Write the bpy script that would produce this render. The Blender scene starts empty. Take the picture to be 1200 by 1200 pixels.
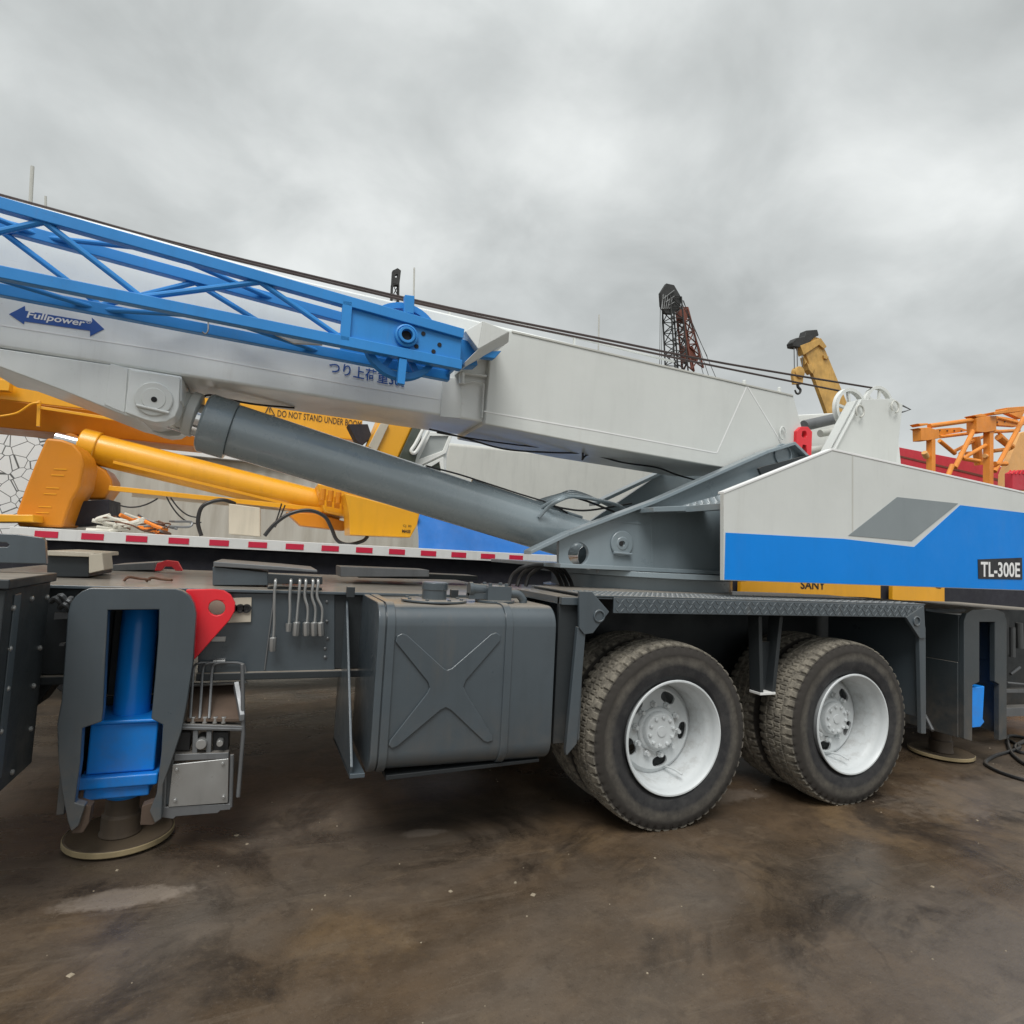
import bpy, bmesh, math, random
from mathutils import Vector, Matrix, noise as mnoise
from mathutils.geometry import tessellate_polygon
R = math.radians
random.seed(7)
scene = bpy.context.scene
COL = scene.collection

# ------------------------------------------------------------------ camera
CP = Vector((-2.1152, -2.7533, 1.4391)); YAW, PIT, ROL, FPX = .3766, .0717, .0512, 706.72
Fw = Vector((math.sin(YAW)*math.cos(PIT), math.cos(YAW)*math.cos(PIT), math.sin(PIT)))
R0 = Vector((math.cos(YAW), -math.sin(YAW), 0)); U0 = R0.cross(Fw)
Rt = R0*math.cos(ROL)+U0*math.sin(ROL); Up = -R0*math.sin(ROL)+U0*math.cos(ROL)
cd = bpy.data.cameras.new('camera'); cam = bpy.data.objects.new('camera', cd); COL.objects.link(cam)
cd.sensor_width = 36; cd.lens = FPX/1200*36; cd.clip_start = .05; cd.clip_end = 3000
cam.matrix_world = Matrix(((Rt.x, Up.x, -Fw.x, CP.x), (Rt.y, Up.y, -Fw.y, CP.y), (Rt.z, Up.z, -Fw.z, CP.z), (0, 0, 0, 1)))
scene.camera = cam

def at(px, py, Y):                      # survey: photo position on the upright plane at depth Y
    d = Fw*FPX + Rt*(px-600) - Up*(py-600)
    return CP + d*((Y-CP.y)/d.y)
def xz(pts, Y): return [(at(x, y, Y).x, at(x, y, Y).z) for x, y in pts]

# ------------------------------------------------------------------ materials
MATS = {}
def nmat(name):
    m = bpy.data.materials.new(name); m.use_nodes = True; MATS[name] = m
    nt = m.node_tree; b = nt.nodes['Principled BSDF']
    return m, nt, b
def N(nt, t, **kw):
    n = nt.nodes.new(t)
    for k, v in kw.items():
        if k.startswith('i_'): n.inputs[k[2:].replace('_', ' ')].default_value = v
        else: setattr(n, k, v)
    return n
def mixc(nt, fac, a, b, blend='MIX'):
    n = nt.nodes.new('ShaderNodeMix'); n.data_type = 'RGBA'; n.blend_type = blend
    for sock, v in ((n.inputs[0], fac), (n.inputs[6], a), (n.inputs[7], b)):
        if isinstance(v, (int, float)): sock.default_value = v
        elif isinstance(v, tuple): sock.default_value = (*v, 1) if len(v) == 3 else v
        else: nt.links.new(v, sock)
    return n.outputs[2]
def ramp(nt, src, p0, p1, c0=0., c1=1.):
    n = nt.nodes.new('ShaderNodeMapRange'); n.inputs[1].default_value = p0; n.inputs[2].default_value = p1
    n.inputs[3].default_value = c0; n.inputs[4].default_value = c1
    nt.links.new(src, n.inputs[0]); return n.outputs[0]
def mul(nt, a, b, op='MULTIPLY'):
    n = nt.nodes.new('ShaderNodeMath'); n.operation = op
    for s, v in zip(n.inputs, (a, b)):
        if isinstance(v, (int, float)): s.default_value = v
        else: nt.links.new(v, s)
    return n.outputs[0]
def nz(nt, vec, scale, detail=5, rough=.6, stretch=None, dist=0.):
    if stretch:
        mp = N(nt, 'ShaderNodeMapping'); mp.inputs['Scale'].default_value = stretch
        nt.links.new(vec, mp.inputs[0]); vec = mp.outputs[0]
    n = N(nt, 'ShaderNodeTexNoise'); n.inputs['Scale'].default_value = scale; n.inputs['Detail'].default_value = detail
    n.inputs['Roughness'].default_value = rough; n.inputs['Distortion'].default_value = dist
    nt.links.new(vec, n.inputs['Vector']); return n.outputs['Fac']

def paint(name, col, rough=.42, var=.12, grime=.25, dust=.0, metallic=0., dustcol=(.30, .26, .21), bump=.06, spec=.5, low=0., coat=0., stain=0.):
    m, nt, b = nmat(name)
    tc = N(nt, 'ShaderNodeTexCoord'); v = tc.outputs['Object']
    n1 = nz(nt, v, 1.6, 6); c = mixc(nt, ramp(nt, n1, .3, .7), tuple(x*(1-var) for x in col), tuple(min(1, x*(1+var)) for x in col))
    st = nz(nt, v, 3.0, 5, .65, (3.2, 3.2, .35))
    c = mixc(nt, ramp(nt, st, .52, .78, 0, grime), c, tuple(x*.42+.01 for x in col))
    sp = nz(nt, v, 55, 3, .7)
    c = mixc(nt, ramp(nt, sp, .66, .74, 0, grime*.9), c, (.09, .075, .06))
    if stain > 0:
        rs = nz(nt, v, 1.0, 6, .7, (7, 7, .55), .3)
        c = mixc(nt, mul(nt, ramp(nt, rs, .58, .80, 0, stain), ramp(nt, nz(nt, v, 2.3, 4), .42, .62)), c, (.20, .145, .09))
        sc = nz(nt, v, 9, 3, .8, (.35, 1, 5.5), .2)
        c = mixc(nt, ramp(nt, sc, .70, .76, 0, stain*.8), c, tuple(x*.45 for x in col))
    rgh = ramp(nt, nz(nt, v, 5, 5, .7), .3, .75, rough*.75, min(1, rough*1.45))
    if dust > 0:
        g = N(nt, 'ShaderNodeNewGeometry'); s = N(nt, 'ShaderNodeSeparateXYZ'); nt.links.new(g.outputs['Normal'], s.inputs[0])
        f = mul(nt, ramp(nt, s.outputs[2], .86, .99), ramp(nt, nz(nt, v, 4, 6, .7), .2, .6, dust*.45, dust))
        c = mixc(nt, f, c, dustcol); rgh = mul(nt, rgh, mul(nt, f, .45), 'ADD')
    if low > 0:
        s2 = N(nt, 'ShaderNodeSeparateXYZ'); nt.links.new(v, s2.inputs[0])
        f = mul(nt, ramp(nt, s2.outputs[2], .75, .2, 0, low), ramp(nt, nz(nt, v, 9, 6, .7), .35, .65))
        c = mixc(nt, f, c, (.13, .105, .08)); rgh = mul(nt, rgh, mul(nt, f, .4), 'ADD')
    nt.links.new(c, b.inputs['Base Color']); nt.links.new(rgh, b.inputs['Roughness'])
    b.inputs['Coat Weight'].default_value = coat; b.inputs['Coat Roughness'].default_value = .16
    b.inputs['Metallic'].default_value = metallic; b.inputs['Specular IOR Level'].default_value = spec
    bp = N(nt, 'ShaderNodeBump'); bp.inputs['Strength'].default_value = bump; bp.inputs['Distance'].default_value = .02
    nt.links.new(nz(nt, v, 6, 4, .55), bp.inputs['Height']); nt.links.new(bp.outputs[0], b.inputs['Normal'])
    return m

M = MATS
paint('carrier_grey', (.058, .074, .086), .34, .12, .34, dust=.9, low=.6, coat=.55, bump=.10, stain=.30)
paint('carrier_dark', (.022, .027, .030), .5, .15, .3, dust=.8, low=.6)
paint('carrier_mid', (.036, .045, .050), .38, .12, .34, dust=.8, low=.6, coat=.4, stain=.3)
paint('carrier_clean', (.058, .074, .086), .34, .12, .3, coat=.5, stain=.2)
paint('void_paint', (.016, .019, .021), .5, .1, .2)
paint('cylinder_grey', (.245, .295, .32), .26, .06, .14, coat=1., stain=.2, bump=.03)
paint('boom_main', (.76, .78, .76), .36, .045, .12, bump=.09, coat=.2, stain=.26)
paint('panel_white', (.60, .615, .59), .38, .045, .10, bump=.09, coat=.15, stain=.2)
paint('tread_glint', (.105, .122, .132), .4, .15, .3, coat=.3)  # lighter grey puts the speckled highlights of the raised tread into the colour
paint('pad_rim_tan', (.30, .235, .13), .7, .25, .5)
paint('crane_grey', (.215, .262, .288), .32, .07, .18, dust=.35, coat=.5, stain=.22)
paint('boom_white', (.66, .675, .65), .38, .045, .12, bump=.09, coat=.15, stain=.26)
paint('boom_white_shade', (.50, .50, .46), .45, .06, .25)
paint('jib_blue', (.030, .24, .61), .42, .10, .2, spec=.3, coat=.15, stain=.3)
paint('jack_blue', (.004, .27, .88), .36, .08, .16, spec=.3, coat=.35, low=.35, stain=.2)
paint('panel_blue', (.002, .215, .70), .5, .05, .08, spec=.18, coat=.10, stain=.14, bump=.09)
paint('panel_grey', (.22, .25, .26), .40, .05, .08)
paint('decal_blue', (.02, .085, .32), .5, .05, .05)
paint('decal_black', (.015, .015, .018), .5, .05, .05)
paint('decal_white', (.78, .78, .77), .5, .03, .05)
paint('signal_red', (.74, .018, .030), .38, .08, .18, coat=.3, stain=.25)
paint('rim_white', (.56, .585, .59), .4, .06, .30)
paint('crane_yellow', (.80, .375, .012), .36, .07, .2, dust=.25, coat=.3, stain=.35)
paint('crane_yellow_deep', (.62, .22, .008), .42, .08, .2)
paint('old_yellow', (.55, .33, .09), .55, .25, .5)
paint('mast_orange', (.78, .27, .03), .45, .15, .3)
paint('mast_orange_pale', (.75, .40, .14), .5, .1, .2)
paint('rust', (.12, .055, .03), .8, .3, .4)
paint('rusty_red', (.17, .055, .035), .7, .3, .4)
paint('lattice_dark', (.035, .036, .035), .7, .2, .2)
paint('boom_red', (.55, .03, .05), .5, .1, .2)
paint('steel_bare', (.42, .42, .41), .32, .12, .3, metallic=.75)
paint('steel_dull', (.17, .175, .18), .45, .2, .5, metallic=.5, dust=.5)
paint('chrome', (.80, .80, .80), .13, .03, .05, metallic=1., bump=.01)
paint('pad_steel', (.085, .062, .042), .6, .35, .6, metallic=.2, dust=.55, dustcol=(.17, .125, .075))
paint('rope_dark', (.045, .03, .028), .65, .2, .2)
paint('hose_black', (.014, .014, .015), .45, .1, .1, dust=.3)
paint('dirt_foot', (.09, .06, .042), .85, .3, .4)
paint('tarp_blue', (.006, .125, .43), .55, .12, .2, bump=.3)
paint('rail_white', (.72, .72, .70), .5, .05, .25)
paint('rail_red', (.60, .02, .06), .4, .05, .1)
paint('deck_dark', (.018, .018, .026), .7, .2, .2)
paint('cab_white', (.74, .745, .71), .42, .04, .15)
paint('tan_panel', (.50, .45, .36), .55, .1, .3)
paint('strap_orange', (.75, .22, .03), .7, .2, .2)
paint('strap_white', (.7, .68, .6), .7, .1, .2)
paint('debris_pale', (.30, .25, .18), .9, .3, .1)

def m_rim():
    m = paint('rim_paint', (.56, .585, .59), .38, .05, .22, stain=.1); nt = m.node_tree; b = nt.nodes['Principled BSDF']
    src = b.inputs['Base Color'].links[0].from_socket; tc = N(nt, 'ShaderNodeTexCoord'); v = tc.outputs['Object']
    s = N(nt, 'ShaderNodeSeparateXYZ'); nt.links.new(v, s.inputs[0])
    r = mul(nt, mul(nt, mul(nt, s.outputs[0], s.outputs[0]), mul(nt, s.outputs[2], s.outputs[2]), 'ADD'), .5, 'POWER')
    n = nz(nt, v, 14, 6, .75)
    ringd = mul(nt, mul(nt, mul(nt, r, .143, 'SUBTRACT'), 0, 'ADD'), 1, 'MULTIPLY'); ab = mul(nt, ringd, 0, 'ADD')
    a = N(nt, 'ShaderNodeMath'); a.operation = 'ABSOLUTE'; nt.links.new(ab, a.inputs[0])
    f = mul(nt, ramp(nt, a.outputs[0], .045, .0), ramp(nt, n, .50, .68, 0, .6))
    c = mixc(nt, f, src, (.16, .115, .08))
    f2 = mul(nt, mul(nt, ramp(nt, r, .232, .256), ramp(nt, r, .285, .262)), ramp(nt, n, .46, .66, 0, .3))
    c = mixc(nt, f2, c, (.17, .135, .10)); nt.links.new(c, b.inputs['Base Color'])
m_rim()
def m_glass(name, col, rough=.08):
    m, nt, b = nmat(name)
    b.inputs['Base Color'].default_value = (*col, 1); b.inputs['Roughness'].default_value = rough
    b.inputs['Specular IOR Level'].default_value = .8
m_glass('glass_dark', (.05, .06, .045)); m_glass('glass_grey', (.32, .34, .33), .12)
m_glass('void', (.004, .004, .005), .9)

def m_tyre():
    m, nt, b = nmat('rubber')
    tc = N(nt, 'ShaderNodeTexCoord'); v = tc.outputs['Object']
    s = N(nt, 'ShaderNodeSeparateXYZ'); nt.links.new(v, s.inputs[0])
    r = mul(nt, mul(nt, mul(nt, s.outputs[0], s.outputs[0]), mul(nt, s.outputs[2], s.outputs[2]), 'ADD'), .5, 'POWER')
    n = nz(nt, v, 7, 6, .7)
    rr = mul(nt, r, mul(nt, n, .05), 'ADD')
    f = ramp(nt, rr, .405, .468)
    dirt = mixc(nt, ramp(nt, nz(nt, v, 18, 5, .7), .35, .7), (.10, .09, .074), (.31, .28, .225))
    side = mixc(nt, ramp(nt, nz(nt, v, 5, 6, .75), .42, .8), (.015, .015, .017), (.06, .058, .055))
    c = mixc(nt, f, side, dirt)
    groove = ramp(nt, r, .486, .499)
    c = mixc(nt, mul(nt, mul(nt, groove, -1, 'MULTIPLY'), 1, 'ADD'), c, mixc(nt, f, c, (.03, .026, .022)))
    nt.links.new(c, b.inputs['Base Color'])
    nt.links.new(ramp(nt, f, 0, 1, .55, .9), b.inputs['Roughness'])
    bp = N(nt, 'ShaderNodeBump'); bp.inputs['Strength'].default_value = .25; bp.inputs['Distance'].default_value = .006
    nt.links.new(nz(nt, v, 40, 4, .6), bp.inputs['Height']); nt.links.new(bp.outputs[0], b.inputs['Normal'])
m_tyre()

def m_ground():
    m, nt, b = nmat('yard_ground')
    tc = N(nt, 'ShaderNodeTexCoord'); v = tc.outputs['Object']
    big = nz(nt, v, .45, 7, .6, dist=.6); mid = nz(nt, v, 2.2, 8, .68, (1, 1.6, 1), .4); fine = nz(nt, v, 26, 6, .7); grit = nz(nt, v, 130, 3, .7)
    c = mixc(nt, ramp(nt, mid, .30, .70), (.050, .034, .021), (.118, .080, .049))
    c = mixc(nt, ramp(nt, nz(nt, v, 1.4, 7, .66, dist=.8), .52, .68, 0, .7), c, (.165, .108, .056))
    c = mixc(nt, ramp(nt, big, .44, .60, 0, .62), c, (.125, .105, .086))
    c = mixc(nt, ramp(nt, nz(nt, v, 1.1, 7, .68, dist=1.), .52, .64, 0, .72), c, (.019, .0145, .0115))
    c = mixc(nt, ramp(nt, nz(nt, v, 8, 5, .6, dist=.3), .52, .72, 0, .38), c, (.030, .022, .016))
    c = mixc(nt, ramp(nt, nz(nt, v, 6.3, 5, .6, dist=.4), .58, .76, 0, .4), c, (.18, .135, .09))
    c = mixc(nt, ramp(nt, fine, .55, .85, 0, .25), c, (.17, .135, .10))
    c = mixc(nt, ramp(nt, fine, .40, .22, 0, .35), c, (.025, .02, .015))
    c = mixc(nt, ramp(nt, grit, .68, .78, 0, .3), c, (.19, .155, .12))
    # dried pale scuffs where jacks and wheels scraped the surface
    for cx, cy, rx, ry, a in ((-2.55, .12, .30, .085, .75), (-1.28, .36, .16, .05, .65), (.55, .35, .5, .12, .35), (2.6, -.1, 1.2, .35, .3), (-2.9, -.6, .35, .05, .35)):
        mp = N(nt, 'ShaderNodeMapping'); mp.inputs['Location'].default_value = (-cx/rx, -cy/ry, 0); mp.inputs['Scale'].default_value = (1/rx, 1/ry, 0)
        nt.links.new(v, mp.inputs[0])
        ln = N(nt, 'ShaderNodeVectorMath'); ln.operation = 'LENGTH'; nt.links.new(mp.outputs[0], ln.inputs[0])
        d = mul(nt, ln.outputs['Value'], mul(nt, nz(nt, v, 9, 6, .7), 1.5), 'ADD')
        c = mixc(nt, ramp(nt, d, 1.70, 1.35, 0, a), c, (.26, .215, .175))
    # cracks between old pours
    vo = N(nt, 'ShaderNodeTexVoronoi'); vo.feature = 'DISTANCE_TO_EDGE'; vo.inputs['Scale'].default_value = .38
    wv = N(nt, 'ShaderNodeVectorMath'); wv.operation = 'ADD'; nn = N(nt, 'ShaderNodeTexNoise'); nn.inputs['Scale'].default_value = 1.5; nn.inputs['Detail'].default_value = 6
    nt.links.new(v, nn.inputs['Vector']); nt.links.new(v, wv.inputs[0]); nt.links.new(nn.outputs['Color'], wv.inputs[1]); nt.links.new(wv.outputs[0], vo.inputs['Vector'])
    crack = mul(nt, ramp(nt, vo.outputs['Distance'], .006, .002), ramp(nt, nz(nt, v, .9, 3), .48, .6))
    c = mixc(nt, mul(nt, crack, .22), c, (.02, .016, .013))
    nt.links.new(c, b.inputs['Base Color'])
    wet = mul(nt, ramp(nt, nz(nt, v, .8, 7, .62, (.55, 1.5, 1), .8), .50, .62), ramp(nt, fine, .30, .55, .55, 1))
    c = mixc(nt, mul(nt, wet, .55), c, mixc(nt, .55, c, (.018, .012, .008)))
    ag = nz(nt, v, 75, 2, .6); c = mixc(nt, ramp(nt, ag, .60, .72, 0, .2), c, (.20, .165, .13)); c = mixc(nt, ramp(nt, ag, .38, .28, 0, .3), c, (.015, .011, .008))
    st2 = nz(nt, v, 3.0, 6, .7, (.3, 3.2, 1), .5); c = mixc(nt, ramp(nt, st2, .58, .72, 0, .35), c, (.20, .16, .12))
    nt.links.new(c, b.inputs['Base Color'])
    rg = ramp(nt, wet, 0, 1, .36, .14); rg = mul(nt, rg, ramp(nt, fine, .3, .7, -.04, .07), 'ADD')
    nt.links.new(rg, b.inputs['Roughness']); b.inputs['Specular IOR Level'].default_value = .5
    h = mul(nt, mul(nt, mid, 1.2), mul(nt, mul(nt, fine, .35), mul(nt, mul(nt, grit, .2), mul(nt, crack, -.15), 'ADD'), 'ADD'), 'ADD')
    bp = N(nt, 'ShaderNodeBump'); bp.inputs['Strength'].default_value = .30; bp.inputs['Distance'].default_value = .012
    nt.links.new(h, bp.inputs['Height']); nt.links.new(bp.outputs[0], b.inputs['Normal'])
m_ground()

def m_wall():
    m, nt, b = nmat('wall_sheet')
    tc = N(nt, 'ShaderNodeTexCoord'); v = tc.outputs['Object']
    st = nz(nt, v, 2, 5, .6, (2.5, 2.5, .3))
    c = mixc(nt, ramp(nt, st, .4, .75), (.56, .54, .48), (.40, .37, .31))
    nt.links.new(c, b.inputs['Base Color']); b.inputs['Roughness'].default_value = .7
m_wall()
def m_hex():
    m, nt, b = nmat('crackle_sheet')
    tc = N(nt, 'ShaderNodeTexCoord'); v = tc.outputs['Object']
    vo = N(nt, 'ShaderNodeTexVoronoi'); vo.feature = 'DISTANCE_TO_EDGE'; vo.inputs['Scale'].default_value = 5.6; vo.inputs['Randomness'].default_value = .8
    mp = N(nt, 'ShaderNodeMapping'); mp.inputs['Scale'].default_value = (1, 0, 1); nt.links.new(v, mp.inputs[0]); nt.links.new(mp.outputs[0], vo.inputs['Vector'])
    c = mixc(nt, ramp(nt, vo.outputs['Distance'], .014, .030), (.10, .105, .105), mixc(nt, nz(nt, v, 1.2, 4), (.74, .76, .76), (.86, .88, .88)))
    nt.links.new(c, b.inputs['Base Color']); b.inputs['Roughness'].default_value = .5
m_hex()

# ------------------------------------------------------------------ mesh helpers
class MB:
    def __init__(s): s.bm = bmesh.new(); s.mi = 0
    def face(s, vs):
        try:
            f = s.bm.faces.new(vs); f.material_index = s.mi; return f
        except ValueError: return None
    def plate(s, pts, y0, y1, holes=()):
        """outline in (x, z) pushed from depth y0 (near face) to y1"""
        loops = [list(pts)]+[list(h) for h in holes]
        allp = [p for l in loops for p in l]
        A = [s.bm.verts.new((x, y0, z)) for x, z in allp]; B = [s.bm.verts.new((x, y1, z)) for x, z in allp]
        if holes:
            tris = tessellate_polygon([[Vector((x, z, 0)) for x, z in l] for l in loops])
            for t in tris:
                s.face([A[i] for i in t]); s.face([B[i] for i in reversed(t)])
        else:
            s.face(A); s.face(B[::-1])
        o = 0
        for l in loops:
            n = len(l)
            for i in range(n):
                a, b = o+i, o+(i+1) % n
                s.face([A[a], B[a], B[b], A[b]])
            o += n
    def pl(s, px, Y, depth, holes=()): s.plate(xz(px, Y), Y, Y+depth, [xz(h, Y) for h in holes])
    def hull(s, A, B):
        """two matching 3-D outlines joined"""
        a = [s.bm.verts.new(p) for p in A]; b = [s.bm.verts.new(p) for p in B]
        s.face(a); s.face(b[::-1]); n = len(a)
        for i in range(n): s.face([a[i], b[i], b[(i+1) % n], a[(i+1) % n]])
    def box(s, x0, x1, y0, y1, z0, z1): s.plate([(x0, z0), (x1, z0), (x1, z1), (x0, z1)], y0, y1)
    def bar(s, p, q, w, h=None, up=Vector((0, 0, 1))):
        p, q = Vector(p), Vector(q); h = h or w; d = (q-p).normalized(); a = d.cross(up)
        if a.length < 1e-4: a = d.cross(Vector((0, 1, 0)))
        a.normalize(); b = a.cross(d)
        f = lambda c: [c+a*w/2+b*h/2, c-a*w/2+b*h/2, c-a*w/2-b*h/2, c+a*w/2-b*h/2]
        s.hull(f(p), f(q))
    def tube(s, path, r, n=10, r1=None):
        P = [Vector(p) for p in path]; rings = []; a = None
        for i, p in enumerate(P):
            d = (P[min(i+1, len(P)-1)]-P[max(i-1, 0)]).normalized()
            if a is None: a = d.orthogonal().normalized()
            else: a = (a-d*a.dot(d)).normalized()
            b = d.cross(a); rr = r if r1 is None else r+(r1-r)*i/(len(P)-1)
            rings.append([s.bm.verts.new(p+(a*math.cos(2*math.pi*k/n)+b*math.sin(2*math.pi*k/n))*rr) for k in range(n)])
        for A, B in zip(rings, rings[1:]):
            for k in range(n): s.face([A[k], A[(k+1) % n], B[(k+1) % n], B[k]])
        s.face(rings[0][::-1]); s.face(rings[-1])
    def lathe(s, prof, c, axis='Y', n=48, cap=True):
        """profile of (radius, offset along axis)"""
        c = Vector(c); ax = {'X': 0, 'Y': 1, 'Z': 2}[axis] if isinstance(axis, str) else None
        if ax is not None:
            e = Vector((0, 0, 0)); e[ax] = 1; a = Vector((0, 0, 0)); a[(ax+1) % 3] = 1; b = e.cross(a)
        else:
            e = Vector(axis).normalized(); a = e.orthogonal().normalized(); b = e.cross(a)
        rings = []
        for r, t in prof:
            rings.append([s.bm.verts.new(c+e*t+(a*math.cos(2*math.pi*k/n)+b*math.sin(2*math.pi*k/n))*r) for k in range(n)])
        for A, B in zip(rings, rings[1:]):
            for k in range(n): s.face([A[k], A[(k+1) % n], B[(k+1) % n], B[k]])
        if cap: s.face(rings[0][::-1]); s.face(rings[-1])
    def text(s, body, x0, z0, w, h, Y, shear=0., bold=0., slope=0.):
        cu = bpy.data.curves.new('lettering', 'FONT'); cu.body = body; cu.offset = bold; cu.resolution_u = 3
        o = bpy.data.objects.new('lettering', cu); COL.objects.link(o); dg = bpy.context.evaluated_depsgraph_get(); dg.update()
        me = bpy.data.meshes.new_from_object(o.evaluated_get(dg)); bpy.data.objects.remove(o); bpy.data.curves.remove(cu)
        if not me.vertices: return
        us = [v.co.x for v in me.vertices]; vs = [v.co.y for v in me.vertices]
        u0, u1, v0, v1 = min(us), max(us), min(vs), max(vs)
        vv = []
        for v in me.vertices:
            zz = (v.co.y-v0)/(v1-v0)*h; xx = (v.co.x-u0)/(u1-u0)*w
            vv.append(s.bm.verts.new((x0+xx+shear*zz, Y, z0+zz+slope*xx)))
        for p in me.polygons: s.face([vv[i] for i in p.vertices])
        bpy.data.meshes.remove(me)
    def build(s, name, mat, parent=None, bevel=.004, sharp=32, recalc=True, seg=2, split=False):
        if split:                                      # every loose piece becomes an object of its own
            s.bm.verts.index_update(); seen = set(); objs = []
            for v0 in s.bm.verts:
                if v0.index in seen: continue
                st = [v0]; seen.add(v0.index); isl = []
                while st:
                    v = st.pop(); isl.append(v)
                    for e in v.link_edges:
                        o_ = e.other_vert(v)
                        if o_.index not in seen: seen.add(o_.index); st.append(o_)
                q = MB(); mp = {v: q.bm.verts.new(v.co) for v in isl}
                for f in {f for v in isl for f in v.link_faces}:
                    nf = q.bm.faces.new([mp[v] for v in f.verts]); nf.material_index = f.material_index
                objs.append(q.build(name, mat, parent, bevel, sharp, recalc, seg))
            s.bm.free(); return objs[0]
        if recalc: bmesh.ops.recalc_face_normals(s.bm, faces=s.bm.faces[:])
        s.bm.normal_update()
        for f in s.bm.faces: f.smooth = True
        ca = math.cos(R(sharp))
        for e in s.bm.edges:
            if len(e.link_faces) == 2:
                if e.link_faces[0].normal.dot(e.link_faces[1].normal) < ca: e.smooth = False
            else: e.smooth = False
        me = bpy.data.meshes.new(name); s.bm.to_mesh(me); s.bm.free()
        for mm in (mat if isinstance(mat, (list, tuple)) else [mat]): me.materials.append(M[mm])
        o = bpy.data.objects.new(name, me); COL.objects.link(o)
        if bevel:
            bv = o.modifiers.new('bevel', 'BEVEL'); bv.width = bevel; bv.segments = seg; bv.limit_method = 'ANGLE'; bv.angle_limit = R(35)
            bv.harden_normals = True; bv.use_clamp_overlap = True
        if parent is not None: adopt(o, parent)
        return o
def adopt(o, parent):
    o.parent = parent
    w = parent.matrix_basis.copy(); q = parent
    while q.parent is not None:
        w = q.parent.matrix_basis @ q.matrix_parent_inverse @ w if False else w; q = q.parent
    o.matrix_parent_inverse = world(parent).inverted()
def world(o):
    w = o.matrix_basis.copy()
    if o.parent is not None: w = world(o.parent) @ o.matrix_parent_inverse @ w
    return w
def tag(o, label, cat, group=None, kind=None):
    if kind: o['kind'] = kind
    if label: o['label'] = label
    if cat: o['category'] = cat
    if group: o['group'] = group
    return o
def thing(name, loc, label, cat, group=None):
    o = bpy.data.objects.new(name, None); COL.objects.link(o); o.location = loc; o.empty_display_size = .2
    return tag(o, label, cat, group)
def box(name, mat, parent, x0, x1, y0, y1, z0, z1, bevel=.004):
    b = MB(); b.box(x0, x1, y0, y1, z0, z1); return b.build(name, mat, parent, bevel)
def ring(cx, cz, r, n=24): return [(cx+r*math.cos(2*math.pi*k/n), cz+r*math.sin(2*math.pi*k/n)) for k in range(n)]
def sag(p, q, drop, n=14):
    p, q = Vector(p), Vector(q); return [p.lerp(q, i/n)-Vector((0, 0, drop*4*(i/n)*(1-i/n))) for i in range(n+1)]
def smooth_path(pts, sub=6):
    P = [Vector(p) for p in pts]; out = []
    for i in range(len(P)-1):
        p0, p1, p2, p3 = P[max(i-1, 0)], P[i], P[i+1], P[min(i+2, len(P)-1)]
        for k in range(sub):
            t = k/sub
            out.append(.5*((2*p1)+(p2-p0)*t+(2*p0-5*p1+4*p2-p3)*t*t+(3*p1-p0-3*p2+p3)*t*t*t))
    out.append(P[-1]); return out

# ------------------------------------------------------------------ setting
b = MB(); g = 40
b.mi = 0
vs = [[b.bm.verts.new((-420+840*i/g, -420+840*j/g, 0)) for j in range(g+1)] for i in range(g+1)]
for i in range(g):
    for j in range(g): b.face([vs[i][j], vs[i+1][j], vs[i+1][j+1], vs[i][j+1]])
gr = b.build('ground', 'yard_ground', None, 0); gr['kind'] = 'structure'

b = MB()
for k in range(420):
    x, y = random.uniform(-4.5, 5), random.uniform(-2.2, 4); s_ = random.choice((.0015, .002, .003, .0045))*random.uniform(.6, 1.2)
    a = random.uniform(0, 3.1); dx, dy = math.cos(a)*s_*random.uniform(1, 3), math.sin(a)*s_*random.uniform(1, 3)
    b.hull([Vector((x-dx, y-dy, -.001)), Vector((x+dy, y-dx, -.001)), Vector((x+dx, y+dy, -.001)), Vector((x-dy, y+dx, -.001))],
           [Vector((x-dx*.7, y-dy*.7, s_*.7)), Vector((x+dy*.7, y-dx*.7, s_*.8)), Vector((x+dx*.7, y+dy*.7, s_*.6)), Vector((x-dy*.7, y+dx*.7, s_*.8))])
o = b.build('debris', 'debris_pale', None, 0); tag(o, 'pale chips and grit scattered over the brown yard', 'debris', kind='stuff')

# ------------------------------------------------------------------ THE TRUCK CRANE
TC = thing('truck_crane', (.7, 1.24, 0), 'white and blue truck crane with grey carrier and blue lattice jib', 'crane truck')

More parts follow.
